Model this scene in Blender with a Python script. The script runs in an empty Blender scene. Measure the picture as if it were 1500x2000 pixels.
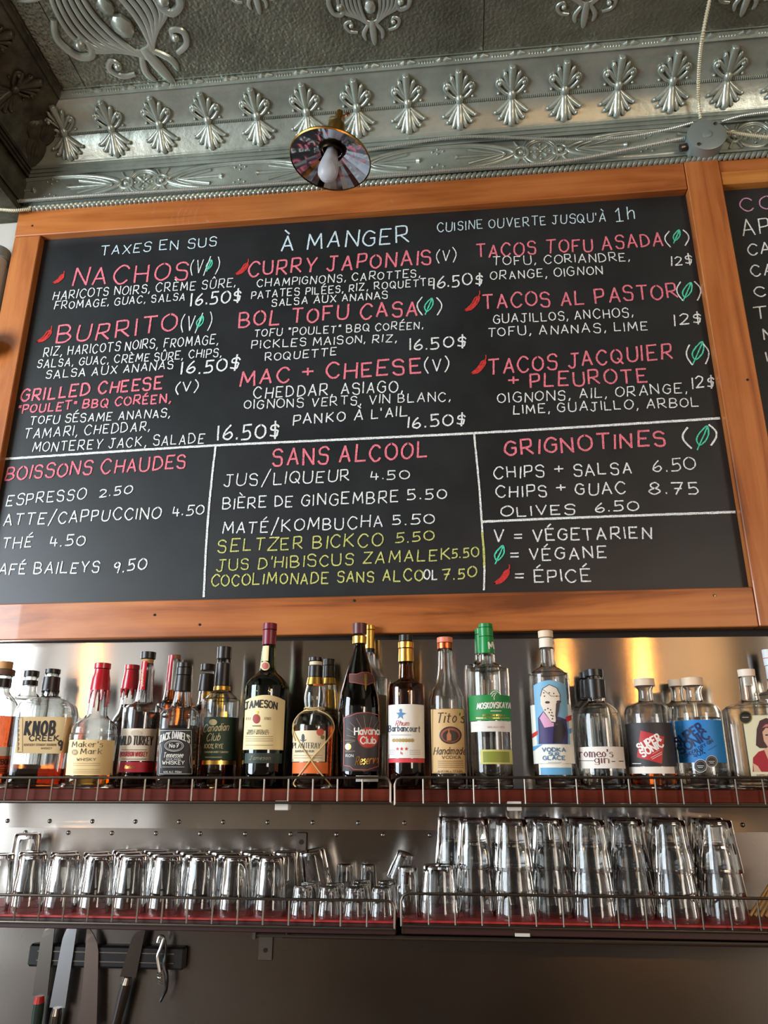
import bpy, math, random
from mathutils import Vector, Matrix
random.seed(7)
PI = math.pi
SC = bpy.context.scene
COL = SC.collection
# ------------------------------------------------------------------ camera
F, YAW, PIT, ROL = 1500.0, .1012, .3379, .0004
EYE = Vector((0, -1.70, 1.50)); EZ = 1.5
cy, sy, cp, sp = math.cos(YAW), math.sin(YAW), math.cos(PIT), math.sin(PIT)
FW = Vector((-sy*cp, cy*cp, sp)); r0 = Vector((cy, sy, 0)); u0 = r0.cross(FW)
RT = r0*math.cos(ROL) + u0*math.sin(ROL); UP = u0*math.cos(ROL) - r0*math.sin(ROL)
cam = bpy.data.cameras.new('camera'); co = bpy.data.objects.new('camera', cam); COL.objects.link(co)
co.matrix_world = Matrix(((RT.x, UP.x, -FW.x, EYE.x), (RT.y, UP.y, -FW.y, EYE.y), (RT.z, UP.z, -FW.z, EYE.z), (0, 0, 0, 1)))
cam.sensor_fit = 'VERTICAL'; cam.sensor_height = 24; cam.lens = F/2000*24; cam.clip_start = .02
SC.camera = co
# ------------------------------------------------------------------ light
W = bpy.data.worlds.new('world'); SC.world = W; W.use_nodes = True
W.node_tree.nodes['Background'].inputs[0].default_value = (.55, .62, .72, 1)
W.node_tree.nodes['Background'].inputs[1].default_value = .25
def area(name, loc, look, sx, sy_, power, color):
    l = bpy.data.lights.new(name, 'AREA'); l.shape = 'RECTANGLE'; l.size = sx; l.size_y = sy_; l.energy = power; l.color = color
    o = bpy.data.objects.new(name, l); COL.objects.link(o); o.location = loc
    o.rotation_euler = (Vector(look)-Vector(loc)).to_track_quat('-Z', 'Y').to_euler(); return o
def bulb(name, loc, power, color, rad=.03):
    l = bpy.data.lights.new(name, 'POINT'); l.shadow_soft_size = rad; l.energy = power; l.color = color
    o = bpy.data.objects.new(name, l); COL.objects.link(o); o.location = loc; return o
area('window_and_fill_light', (-2.75, -1.75, 1.95), (-.3, -.05, 2.1), 1.3, 1.7, 125, (.80, .91, 1))
area('window_and_fill_light', (-2.80, -4.4, 1.85), (0, -4.2, 1.85), 1.9, 1.9, 19, (.86, .95, 1))  # added dim panel that brightens the left steel; no window opening here
area('window_and_fill_light', (3.1, -4.2, 1.8), (.3, 0, 1.9), 1.4, 1.4, 85, (1, .90, .78))  # warm fill panel added on the right; this wall has no window
bulb('added_warm_fill', (1.9, -5.0, 2.35), 13, (1, .58, .26), .32)  # warm source added for a brown glow in the right-hand steel; no known lamp
for px_, pw_ in ((1252, 10), (1100, 5), (182, 8)):                       # warm pendants over the bar; the steel smears their reflection
    q = EYE+(FW*1500+RT*(px_-750)-UP*(1300-1000))*((1.70+2.40)/(FW*1500+RT*(px_-750)-UP*(1300-1000)).y)
    bulb('pendant_light', (q.x, -2.40, q.z-.1), pw_, (1, .43, .09), .018)
SC.view_settings.view_transform = 'Standard'; SC.view_settings.look = 'None'
SC.view_settings.exposure = 0.28; SC.view_settings.gamma = 1.0; SC.view_settings.use_curve_mapping = False
cyc = SC.cycles
cyc.max_bounces = 14; cyc.transmission_bounces = 14; cyc.glossy_bounces = 5; cyc.diffuse_bounces = 3; cyc.transparent_max_bounces = 6
cyc.sample_clamp_indirect = 4; cyc.caustics_reflective = False; cyc.caustics_refractive = True; cyc.blur_glossy = .5
# ------------------------------------------------------------------ pixel -> place on a known plane
def ray(x, y): return FW*F + RT*(x-750) - UP*(y-1000)
def U(x, y, Y=0.0):
    d = ray(x, y); return EYE + d*((Y-EYE.y)/d.y)
def Zp(x, y, z):
    d = ray(x, y); return EYE + d*((z-EYE.z)/d.z)
def PR(p):
    d = Vector(p)-EYE; z = d.dot(FW); return 750+F*d.dot(RT)/z, 1000-F*d.dot(UP)/z
# ------------------------------------------------------------------ materials
def mat(name, color, rough=.5, metal=0, trans=0, ior=1.45, coat=0, emit=None, spec=.5, sheen=0):
    m = bpy.data.materials.new(name); m.use_nodes = True; b = m.node_tree.nodes['Principled BSDF']; I = b.inputs
    I['Base Color'].default_value = (*color, 1); I['Roughness'].default_value = rough; I['Metallic'].default_value = metal
    I['Transmission Weight'].default_value = trans; I['IOR'].default_value = ior; I['Coat Weight'].default_value = coat
    I['Specular IOR Level'].default_value = spec
    return m
def N(m, t, **k):
    n = m.node_tree.nodes.new(t)
    for a, v in k.items(): setattr(n, a, v)
    return n
def LK(m, a, b): m.node_tree.links.new(a, b)
def BS(m): return m.node_tree.nodes['Principled BSDF']
def coords(m, scale=(1, 1, 1), rot=(0, 0, 0)):
    t = N(m, 'ShaderNodeTexCoord'); mp = N(m, 'ShaderNodeMapping'); mp.inputs['Scale'].default_value = scale; mp.inputs['Rotation'].default_value = rot
    LK(m, t.outputs['Object'], mp.inputs['Vector']); return mp.outputs['Vector']
def noise(m, vec, scale, detail=4, rough=.55, dist=0):
    n = N(m, 'ShaderNodeTexNoise'); n.inputs['Scale'].default_value = scale; n.inputs['Detail'].default_value = detail
    n.inputs['Roughness'].default_value = rough; n.inputs['Distortion'].default_value = dist
    LK(m, vec, n.inputs['Vector']); return n.outputs['Fac']
def ramp(m, fac, stops):
    r = N(m, 'ShaderNodeValToRGB'); e = r.color_ramp.elements
    while len(e) < len(stops): e.new(.5)
    for i, (p, c) in enumerate(stops): e[i].position = p; e[i].color = (*c, 1) if len(c) == 3 else c
    LK(m, fac, r.inputs['Fac']); return r.outputs['Color']
def bump(m, h, strength, dist, prev=None):
    b = N(m, 'ShaderNodeBump'); b.inputs['Strength'].default_value = strength; b.inputs['Distance'].default_value = dist
    LK(m, h, b.inputs['Height'])
    if prev: LK(m, prev, b.inputs['Normal'])
    LK(m, b.outputs['Normal'], BS(m).inputs['Normal']); return b.outputs['Normal']
def g(v): return (v, v, v)
def s2(r_, g_, b_):
    f = lambda c: ((c/255+.055)/1.055)**2.4 if c > 10 else c/255/12.92
    return (f(r_), f(g_), f(b_))
def wood(name, axis, dark, mid, light, rough=.38, k=1):
    m = mat(name, mid, rough, coat=.25); sc = [22*k, 22*k, 22*k]; sc[axis] = 1.3*k
    v = coords(m, sc); n1 = noise(m, v, 1.0, 6, .6, 1.2); v2 = coords(m, [2.2 if i == axis else 5 for i in range(3)]); n2 = noise(m, v2, 1.4, 3)
    mx = N(m, 'ShaderNodeMath', operation='MULTIPLY_ADD'); LK(m, n2, mx.inputs[0]); mx.inputs[1].default_value = .55; LK(m, n1, mx.inputs[2])
    c = ramp(m, mx.outputs[0], [(.52, dark), (.72, mid), (.95, light)]); LK(m, c, BS(m).inputs['Base Color'])
    bump(m, n1, .12, .002); return m
WD = (s2(104, 52, 22), s2(158, 88, 40), s2(180, 110, 56))
M = {}
M['wood_x'] = wood('stained_pine_rail', 0, *WD); M['wood_z'] = wood('stained_pine_stile', 2, *WD)
M['shelf'] = wood('red_brown_shelf', 0, s2(46, 14, 8), s2(78, 26, 14), s2(98, 38, 20), .6)
BS(M['shelf']).inputs['Coat Weight'].default_value = 0; BS(M['shelf']).inputs['Specular IOR Level'].default_value = .15
M['red'] = mat('red_shelf_liner', s2(150, 34, 28), .55)
# brushed steel with vertical smear of reflections
def steel(name, col, rough, an=.85, rot=.25, dirt=.22):
    m = mat(name, col, rough, 1.0); b = BS(m)
    b.inputs['Anisotropic'].default_value = an
    tg = N(m, 'ShaderNodeTangent', direction_type='RADIAL', axis='Z'); b.inputs['Anisotropic Rotation'].default_value = rot
    v = coords(m, (3, 3, 1.6)); n = noise(m, v, 2.2, 5, .6, .4)
    c = ramp(m, n, [(.3, tuple(x*(1-dirt*.5) for x in col)), (.7, col)]); LK(m, c, b.inputs['Base Color'])
    rr = N(m, 'ShaderNodeMapRange'); rr.inputs['To Min'].default_value = rough*.8; rr.inputs['To Max'].default_value = rough*1.3
    LK(m, noise(m, coords(m, (1, 1, 2)), 3, 1), rr.inputs['Value']); LK(m, rr.outputs[0], b.inputs['Roughness'])
    # world-fixed tangent: the sheet is brushed along X, so reflections smear along Z
    cmb = N(m, 'ShaderNodeCombineXYZ'); cmb.inputs[2].default_value = 1; LK(m, cmb.outputs[0], b.inputs['Tangent']); m.node_tree.nodes.remove(tg)
    bump(m, noise(m, coords(m, (1, 1, 1)), 3, 1), .03, .01)
    return m
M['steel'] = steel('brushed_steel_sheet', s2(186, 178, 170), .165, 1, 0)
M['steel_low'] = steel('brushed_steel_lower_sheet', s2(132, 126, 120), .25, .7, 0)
M['wire'] = mat('zinc_wire', s2(100, 92, 84), .36, 1)
M['rivet'] = mat('rivet_metal', s2(120, 112, 104), .35, 1)
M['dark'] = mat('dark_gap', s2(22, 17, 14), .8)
M['darkred'] = mat('dark_red_beam', s2(48, 18, 14), .5)
def tin(name, ham):
    c0, c1 = (s2(92, 95, 82), s2(126, 129, 114)) if ham else (s2(138, 145, 134), s2(176, 184, 173))
    m = mat(name, c0, .31, .56)
    n = noise(m, coords(m), 5, 5, .65); LK(m, ramp(m, n, [(.3, c0), (.65, c1)]), BS(m).inputs['Base Color'])
    h = noise(m, coords(m), 150 if ham else 420, 2, .5)
    if ham:
        vo = N(m, 'ShaderNodeTexVoronoi'); vo.inputs['Scale'].default_value = 130; LK(m, coords(m), vo.inputs['Vector']); vo.feature = 'SMOOTH_F1'
        nn = bump(m, vo.outputs['Distance'], .8, .004); bump(m, h, .5, .003, nn)
    else:
        nn = bump(m, noise(m, coords(m), 28, 3), .35, .004); bump(m, h, .25, .0006, nn)
    return m
M['tin'] = tin('silver_painted_tin', False); M['tin_ham'] = tin('hammered_silver_tin', True)
M['board'] = mat('chalkboard_black', s2(30, 31, 32), .42)
_n = noise(M['board'], coords(M['board'], (1, 1, 1)), 3, 6, .7)
LK(M['board'], ramp(M['board'], _n, [(.35, s2(21, 23, 25)), (.75, s2(40, 42, 43))]), BS(M['board']).inputs['Base Color'])
def chalk(name, col):
    m = mat(name, col, .95, spec=.1); n = noise(m, coords(m, (1, 1, 1)), 700, 2, .6)
    dk = tuple(c*.28+.006 for c in col)
    LK(m, ramp(m, n, [(.38, dk), (.52, col)]), BS(m).inputs['Base Color']); return m
M['ch_w'] = chalk('white_chalk', s2(238, 240, 236)); M['ch_p'] = chalk('pink_chalk', s2(240, 128, 142)); M['ch_t'] = chalk('teal_chalk', s2(92, 214, 178))
M['ch_y'] = chalk('yellow_chalk', s2(205, 205, 120)); M['ch_r'] = chalk('red_chalk', s2(206, 62, 58)); M['ch_b'] = chalk('pale_blue_chalk', s2(214, 236, 244))
M['ch_l'] = chalk('lilac_chalk', s2(214, 158, 190))
def flat(hexrgb, rough=.55, metal=0):
    k = 'f%d_%d_%d_%s' % (*hexrgb, metal)
    if k not in M: M[k] = mat('paint_%d_%d_%d' % hexrgb, s2(*hexrgb), rough, metal)
    return M[k]
M['glass'] = mat('clear_glass', (.97, .985, .98), .0, 0, 1, 1.42)
M['tglass'] = mat('tumbler_glass', (.975, .98, .975), .0, 0, 1, 1.38)
M['glass_g'] = mat('green_glass', s2(52, 84, 40), .0, 0, 1, 1.5)
M['glass_d'] = mat('dark_brown_glass', s2(74, 44, 24), .0, 0, 1, 1.5)
M['glass_a'] = mat('brown_glass', s2(150, 96, 48), .0, 0, 1, 1.5)
M['liq_w'] = mat('whiskey', s2(196, 92, 30), .0, 0, 1, 1.36)
M['liq_dark'] = mat('dark_whiskey', s2(98, 38, 16), .0, 0, 1, 1.36)
M['liq_gold'] = mat('golden_spirit', s2(232, 176, 66), .0, 0, 1, 1.36)
M['liq_c'] = mat('clear_spirit', (.98, .98, .98), .0, 0, 1, 1.36)
M['liq_rum'] = mat('amber_rum', s2(176, 72, 26), .0, 0, 1, 1.36)
M['wax_r'] = mat('red_wax', s2(176, 24, 38), .28, coat=.3); M['black_cap'] = mat('black_cap', s2(22, 20, 20), .35)
M['cork'] = mat('cork', s2(178, 134, 86), .8); M['brass'] = mat('aged_brass', s2(168, 128, 62), .32, 1)
M['gold'] = mat('gold_foil', s2(212, 168, 84), .3, 1); M['bulbglass'] = mat('frosted_bulb_glass', s2(214, 216, 222), .35, 0, .55, 1.3)
M['mirror'] = mat('mirrored_shade', s2(205, 208, 216), .06, 1)
M['twine'] = mat('raffia_twine', s2(204, 176, 122), .8)
M['conduit'] = mat('galvanised_conduit', s2(184, 186, 178), .32, .6); M['conduit_w'] = mat('cream_painted_conduit', s2(202, 196, 168), .4, .3)
M['boxgrey'] = mat('grey_painted_box', s2(136, 146, 142), .42, .4)
M['plaster'] = mat('pale_plaster', s2(176, 172, 162), .8); M['brownwall'] = mat('beige_wall', s2(196, 186, 172), .8); M['darkwood'] = mat('wood_floor', s2(128, 108, 90), .6)
M['blade'] = mat('knife_steel', s2(118, 112, 106), .28, 1)
# ------------------------------------------------------------------ mesh helpers
class MB:
    def __init__(s): s.v = []; s.f = []; s.m = []
    def add(s, vs, fs, mi=0):
        o = len(s.v); s.v += [tuple(p) for p in vs]; s.f += [tuple(i+o for i in q) for q in fs]; s.m += [mi]*len(fs); return s
    def box(s, x0, x1, y0, y1, z0, z1, mi=0, bev=0):
        if bev:
            b = bev; vs = []; 
            for z, e in ((z0, b), (z0+b, 0), (z1-b, 0), (z1, b)):
                vs += [(x0+e, y0+b+e*0, z), (x0+b, y0+e, z), (x1-b, y0+e, z), (x1-e, y0+b, z), (x1-e, y1-b, z), (x1-b, y1-e, z), (x0+b, y1-e, z), (x0+e, y1-b, z)]
            fs = [tuple(range(7, -1, -1)), tuple(range(24, 32))]
            for k in range(3):
                for i in range(8): j = (i+1) % 8; fs.append((k*8+i, k*8+j, k*8+8+j, k*8+8+i))
            return s.add(vs, fs, mi)
        vs = [(x0, y0, z0), (x1, y0, z0), (x1, y1, z0), (x0, y1, z0), (x0, y0, z1), (x1, y0, z1), (x1, y1, z1), (x0, y1, z1)]
        return s.add(vs, [(0, 3, 2, 1), (4, 5, 6, 7), (0, 1, 5, 4), (1, 2, 6, 5), (2, 3, 7, 6), (3, 0, 4, 7)], mi)
    def tube(s, path, rad, seg=8, cap=True, mi=0, flat_=1, nrm=None):
        P = [Vector(p) for p in path]; n = len(P)
        R = rad if isinstance(rad, (list, tuple)) else [rad]*n
        vs = []; prev = None
        for i in range(n):
            t = (P[min(i+1, n-1)]-P[max(i-1, 0)]).normalized()
            a = nrm if nrm is not None else (prev if prev is not None else (Vector((0, 0, 1)) if abs(t.z) < .9 else Vector((1, 0, 0))))
            b = t.cross(a); b = b.normalized() if b.length > 1e-6 else t.orthogonal().normalized(); a = b.cross(t).normalized(); prev = a if nrm is None else None
            for k in range(seg):
                q = 2*PI*k/seg; vs.append(P[i] + (b*math.cos(q) + a*math.sin(q)*flat_)*R[i])
        fs = []
        for i in range(n-1):
            for k in range(seg): l = (k+1) % seg; fs.append((i*seg+k, i*seg+l, i*seg+seg+l, i*seg+seg+k))
        if cap: fs += [tuple(range(seg-1, -1, -1)), tuple(range((n-1)*seg, n*seg))]
        return s.add(vs, fs, mi)
    def ball(s, c, r, seg=8, rings=5, sc=(1, 1, 1), mi=0):
        c = Vector(c); vs = []; fs = []
        for i in range(rings+1):
            th = PI*i/rings
            for k in range(seg):
                q = 2*PI*k/seg; vs.append((c.x+r*sc[0]*math.sin(th)*math.cos(q), c.y+r*sc[1]*math.sin(th)*math.sin(q), c.z+r*sc[2]*math.cos(th)))
        for i in range(rings):
            for k in range(seg): l = (k+1) % seg; fs.append((i*seg+k, i*seg+seg+k, i*seg+seg+l, i*seg+l))
        return s.add(vs, fs, mi)
    def lathe(s, prof, seg=32, n=2.0, dr=1.0, mi=0, c=(0, 0, 0), closed=False, flute=None):
        """prof: list (r,z[,n,dr]); superellipse cross-section"""
        vs = []; L = len(prof)
        for p in prof:
            r, z = p[0], p[1]; nn = p[2] if len(p) > 2 else n; dd = p[3] if len(p) > 3 else dr
            for k in range(seg):
                q = 2*PI*(k+.5)/seg; ca, sa = math.cos(q), math.sin(q)
                e = 1.0 if nn == 2 else (abs(ca)**nn + abs(sa)**nn)**(-1/nn)
                rr = r*e
                if flute and p[-1] == 'f': rr *= flute(q)
                vs.append((c[0]+rr*ca, c[1]+rr*sa*dd, c[2]+z))
        fs = []
        for i in range(L-1 if not closed else L):
            j = (i+1) % L
            for k in range(seg): l = (k+1) % seg; fs.append((i*seg+k, i*seg+l, j*seg+l, j*seg+k))
        if not closed: fs += [tuple(range(seg-1, -1, -1)), tuple(range((L-1)*seg, L*seg))]
        return s.add(vs, fs, mi)
    def mesh(s, name, mats, smooth=True):
        me = bpy.data.meshes.new(name); me.from_pydata(s.v, [], s.f)
        for m in (mats if isinstance(mats, (list, tuple)) else [mats]): me.materials.append(m)
        if any(s.m): me.polygons.foreach_set('material_index', s.m)
        if smooth:
            me.polygons.foreach_set('use_smooth', [True]*len(s.f))
            try: me.set_sharp_from_angle(angle=math.radians(smooth if smooth is not True else 40))
            except Exception: pass
        me.update(); return me
    def build(s, name, mats, parent=None, smooth=True, loc=None, rot=None):
        o = bpy.data.objects.new(name, s.mesh(name, mats, smooth)); COL.objects.link(o)
        if parent: o.parent = parent
        if loc is not None: o.location = loc
        if rot is not None: o.rotation_euler = rot
        return o
def tag(o, label=None, cat=None, group=None, kind=None):
    if label: o['label'] = label
    if cat: o['category'] = cat
    if group: o['group'] = group
    if kind: o['kind'] = kind
    return o
def thing(name, label, cat, loc=(0, 0, 0), rz=0, group=None):
    o = bpy.data.objects.new(name, None); COL.objects.link(o); o.location = loc; o.rotation_euler = (0, 0, rz); o.empty_display_size = .02
    return tag(o, label, cat, group)
def struct(name, mb, m, smooth=False): return tag(mb.build(name, m, smooth=smooth), kind='structure')
def inst(me, name, loc, parent=None, rot=(0, 0, 0), scale=(1, 1, 1)):
    o = bpy.data.objects.new(name, me); COL.objects.link(o); o.location = loc; o.rotation_euler = rot; o.scale = scale
    if parent: o.parent = parent
    return o
# ------------------------------------------------------------------ stroke alphabet
GL = {
'A': '03 4f 83|17 77', 'B': '03 0f|~0f 5f 7c 59 09|~09 59 86 53 03', 'C': '~8d 6f 3f 0b 07 33 63 85', 'D': '03 0f|~0f 4f 7c 87 54 03',
'E': '7f 0f 03 73|09 59', 'F': '7f 0f 03|09 59', 'G': '~8d 5f 2e 0a 06 33 63 85|85 89 59', 'H': '03 0f|83 8f|09 89', 'I': '03 0f',
'J': '2f 8f|~5f 55 43 23 05', 'K': '03 0f|7f 08|29 83', 'L': '0f 03 73', 'M': '03 1f 56 9f a3', 'N': '03 0f 83 8f', 'O': '@4f 0c 06 43 86 8c',
'P': '03 0f|~0f 6f 7c 69 08', 'Q': '@4f 0c 06 43 86 8c|57 92', 'R': '03 0f|~0f 6f 7c 69 08|38 83', 'S': '~7d 5f 2f 0d 1a 69 76 63 23 05',
'T': '0f 8f|4f 43', 'U': '~0f 06 23 63 86 8f', 'V': '0f 43 8f', 'W': '0f 33 5b 73 af', 'X': '0f 83|8f 03', 'Y': '0f 48 8f|48 43', 'Z': '0f 8f 03 83',
'0': '@4f 0c 06 43 86 8c', '1': '0f 03', '2': '~0d 3f 7d 69 03|03 83', '3': '~0e 4f 7c 49|~49 86 43 04', '4': '1f 07 77|5c 53', '5': '7f 1f 19|~19 5a 76 53 03',
'6': '~5f 1a 05 43 76 59 17', '7': '0f 8f 33|29 79', '8': '@49 1c 4f 7c|@49 06 43 86', '9': '@4f 1c 49 7c|7c 63', '.': '03 04', ',': '14 01', "'": '0f 0c',
'"': '0f 0c|2f 2c', '(': '~3h 0c 07 31', ')': '~0h 3c 37 01', '/': '00 6i', '+': '48 4e|0b 8b', '=': '07 77|0b 7b', '-': '09 59', '$': '~7c 5e 1d 1a 69 67 54 05|4h 42',
'!': '0f 07|04 03', '%': '@1f 0d 1b 3d|@65 63 81 83|8f 03', '&': '~83 2c 3f 5c 05 33 78', '°': '@2f 0d 2b 4d', ':': '04 05|09 0a',
'a': '@3b 07 33 67|6b 63', 'b': '0f 03|@3b 07 33 67', 'c': '~6a 3b 07 33 64', 'd': '@3b 07 33 67|6f 63', 'e': '~07 67 6a 3b 07 33 64', 'f': '~5e 3f 23|0b 4b',
'g': '@3b 07 33 67|~6b 61 30 01', 'h': '0f 03|~08 3b 6a 63', 'i': '03 0b|0e 0f', 'j': '~2b 22 00|2e 2f', 'k': '0f 03|6b 07|28 63', 'l': '0f 03', 'm': '03 0b|~09 2b 49 43|~49 7b 99 93',
'n': '0b 03|~09 3b 69 63', 'o': '@3b 07 33 67', 'p': '0b 00|@3b 07 33 67', 'q': '@3b 07 33 67|6b 60', 'r': '0b 03|~08 3b 5a', 's': '~5a 3b 09 57 43 04', 't': '2e 24 43|0b 5b',
'u': '~0b 05 33 65|6b 63', 'v': '0b 33 6b', 'w': '0b 23 49 63 8b', 'x': '0b 63|6b 03', 'y': '0b 33|6b 20', 'z': '0b 6b 03 63', '|': '0c 3f 33|03 63', '*': '@44 17 4a 77', }
ACC = {'É': ('E', '2h 5k'), 'È': ('E', '1k 4h'), 'À': ('A', '2k 5h'), 'Û': ('U', '2h 4k 6h')}
def crom(P, closed=False, k=4):
    n = len(P); out = []
    for i in range(n if closed else n-1):
        g_ = (lambda j: P[j % n]) if closed else (lambda j: P[max(0, min(n-1, j))])
        a, b, c, d = g_(i-1), g_(i), g_(i+1), g_(i+2)
        for j in range(k):
            t = j/k
            out.append(tuple(.5*((2*b[q])+(-a[q]+c[q])*t+(2*a[q]-5*b[q]+4*c[q]-d[q])*t*t+(-a[q]+3*b[q]-3*c[q]+d[q])*t**3) for q in range(len(b))))
    out.append(P[0] if closed else P[-1]); return out
def glyph(ch):
    """strokes in units where cap height = 1"""
    s = GL.get(ch); ex = None
    if ch in ACC: s = GL[ACC[ch][0]]; ex = ACC[ch][1]
    if s is None: return [], .5
    S = []; w = 0
    for st in (s+('|'+ex if ex else '')).split('|'):
        md = st[0] if st[0] in '~@' else ''
        pts = [(int(p[0], 36)/12, (int(p[1], 36)-3)/12) for p in st.lstrip('~@').split()]
        w = max(w, max(p[0] for p in pts))
        S.append((crom(pts, md == '@') if md else pts, bool(md)))
    return S, w
def layout(text, h, width=None, slant=0, jit=0, track=.3, space=.5, xs=1):
    x = 0; out = []; wi = 0
    for ch in text:
        if ch == ' ': x += space; wi += 1; continue
        S, w = glyph(ch); dy = random.uniform(-jit, jit); a = random.uniform(-jit, jit)*.9; sc = 1+random.uniform(-jit, jit)
        for pts, sm in S:
            out.append(([(x+(px+py*(a+0))*sc, py*sc+dy) for px, py in pts], sm, wi))
        x += w*sc+track*(1+random.uniform(-jit, jit)*2)
    tot = max(x-track, .05); k = (width/tot) if width else h*xs
    L_ = [([(p[0]*k+p[1]*h*slant, p[1]*h) for p in pts], sm) for pts, sm, _w in out]
    layout.words = [w_ for _a, _b, w_ in out]
    return L_, (width or tot*k)
LIFT = [0.0, 0]
def ribbons(mb, strokes, wd, fn, mi=0, contrast=0, serif=0, dense=None):
    """strokes: list ([(u,v)..], smooth); fn(u,v)->point"""
    for pts, sm in strokes:
        def width(dx, dy):
            l = math.hypot(dx, dy) or 1; return wd*(1-contrast*(abs(dx)/l))
        segs = [pts] if sm else [[pts[i], pts[i+1]] for i in range(len(pts)-1)]
        for sg in segs:
            LIFT[1] += 1; LIFT[0] = (LIFT[1] % 10)*2.5e-5                  # later strokes lie on top of earlier ones
            if dense:
                q = [sg[0]]
                for a, b in zip(sg, sg[1:]):
                    n = max(1, int(math.hypot(b[0]-a[0], b[1]-a[1])/dense))
                    q += [(a[0]+(b[0]-a[0])*i/n, a[1]+(b[1]-a[1])*i/n) for i in range(1, n+1)]
                sg = q
            n = len(sg); vs = []
            for i, p in enumerate(sg):
                a, b = sg[max(0, i-1)], sg[min(n-1, i+1)]; dx, dy = b[0]-a[0], b[1]-a[1]; l = math.hypot(dx, dy) or 1; dx /= l; dy /= l
                hw = width(dx, dy)/2; e = (-wd*.28 if i == 0 else wd*.28 if i == n-1 else 0)
                vs += [fn(p[0]+dx*e-dy*hw, p[1]+dy*e+dx*hw), fn(p[0]+dx*e+dy*hw, p[1]+dy*e-dx*hw)]
            mb.add(vs, [(2*i, 2*i+1, 2*i+3, 2*i+2) for i in range(n-1)], mi)
        if serif and not sm:
            for p in (pts[0], pts[-1]):
                u, v = p; mb.add([fn(u-serif, v-wd*.18), fn(u+serif, v-wd*.18), fn(u+serif, v+wd*.18), fn(u-serif, v+wd*.18)], [(0, 1, 2, 3)], mi)
# ------------------------------------------------------------------ room shell (behind the camera too, it shows in the steel and the glass)
struct('floor', MB().box(-3, 3.4, -5.6, .1, -.1, 0), M['darkwood'])
CZ = 1.768+EZ
struct('wall_right', MB().box(3.3, 3.4, -5.6, .1, 0, CZ), M['brownwall'])
def wall_with_hole(name, ax, p0, p1, a0, a1, h0, h1, b0, b1, m):
    mb = MB()
    for (u0, u1, z0, z1) in ((a0, h0, 0, CZ), (h1, a1, 0, CZ), (h0, h1, 0, b0), (h0, h1, b1, CZ)):
        mb.box(*((p0, p1, u0, u1) if ax == 'x' else (u0, u1, p0, p1)), z0, z1)
    struct(name, mb, m)
wall_with_hole('wall_left', 'x', -3.0, -2.9, -5.6, .1, -2.45, -1.05, .95, 2.85, M['brownwall'])
wall_with_hole('wall_front', 'y', -5.6, -5.5, -2.9, 3.3, -.3, 2.1, 1.2, 2.8, M['brownwall'])
struct('wall_back', MB().box(-2.9, 3.3, .004, .1, 0, CZ), M['plaster'])
def wframe(name, ax, p, u0, u1, z0, z1):
    mb = MB(); t = .05
    for (a, b, c, d) in ((u0, u1, z0, z0+t), (u0, u1, z1-t, z1), (u0, u0+t, z0, z1), (u1-t, u1, z0, z1), ((u0+u1)/2-t/2, (u0+u1)/2+t/2, z0, z1)):
        mb.box(*((p, p+.04, a, b) if ax == 'x' else (a, b, p, p+.04)), c, d)
    struct(name, mb, M['darkwood'])
wframe('window_1', 'x', -2.97, -2.45, -1.05, .95, 2.85); wframe('window_2', 'y', -5.57, -.3, 2.1, 1.2, 2.8)
struct('trim_4', MB().box(-.6, 2.6, -2.6, -2.0, 0, 1.05), M['darkwood'])          # bar counter behind the photographer's side
# steel sheets on the back wall
zs = U(1000, 1622, 0).z
za, zb_ = U(0, 1257, -.003), U(1500, 1243, -.003); sl = (zb_.z-za.z)/(zb_.x-za.x); zl_, zr0 = za.z+sl*(-2.4-za.x), za.z+sl*(2.6-za.x)
upper = struct('wall_back_steel_upper', MB().add([(-2.4, -.003, zs), (2.6, -.003, zs), (2.6, .004, zs), (-2.4, .004, zs), (-2.4, -.003, zl_), (2.6, -.003, zr0), (2.6, .004, zr0), (-2.4, .004, zl_)],
    [(0, 3, 2, 1), (4, 5, 6, 7), (0, 1, 5, 4), (1, 2, 6, 5), (2, 3, 7, 6), (3, 0, 4, 7)]), M['steel'])
struct('shade_strip', MB().box(-2.4, 2.6, .0, .0035, U(700, 1260, 0).z-.02, U(800, 1130, 0).z), M['dark'])  # shade under the chalkboard frame, put in as a dark strip
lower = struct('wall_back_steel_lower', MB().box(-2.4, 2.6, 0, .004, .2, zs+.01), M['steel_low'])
rv = MB().lathe([(.0045, 0), (.0045, .0012), (.003, .0026), (.0008, .003)], 10).mesh('rivet', M['rivet'])
px = -60
x0 = U(98, 1608, 0).x; st = (U(790, 1611, 0).x-x0)/8
for k in range(-12, 16): inst(rv, 'rivet', (x0+st*k, -.003, zs+.013), upper, (PI/2, 0, 0))
x0 = U(133, 1632, 0).x; st = (U(748, 1632, 0).x-x0)/7
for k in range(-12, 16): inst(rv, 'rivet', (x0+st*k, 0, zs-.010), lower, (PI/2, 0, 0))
# ------------------------------------------------------------------ ceiling
X0C = -1.24
ceil = struct('ceiling', MB().box(-3.0, 3.4, -5.6, -.19, CZ+.004, CZ+.06), M['tin_ham'])
sx = [Zp(945, 40, CZ).x, Zp(85, 20, CZ).x]; pw = sx[0]-sx[1]
for k in range(-1, 4):
    a = sx[1]+(k-1)*pw if k > 0 else (sx[1]-pw*(1-k))
for k in range(-1, 3):
    a = sx[1]+k*pw; b = a+pw
    if k == -1: a = max(a, X0C+.2)
    for y1 in (-.2, -.83, -1.46):
        MB().box(a+.0012, b-.0012, y1-.628, y1-.001, CZ-.0, CZ+.0045).build('ceiling_panel', M['tin_ham'], ceil, smooth=False)
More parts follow.
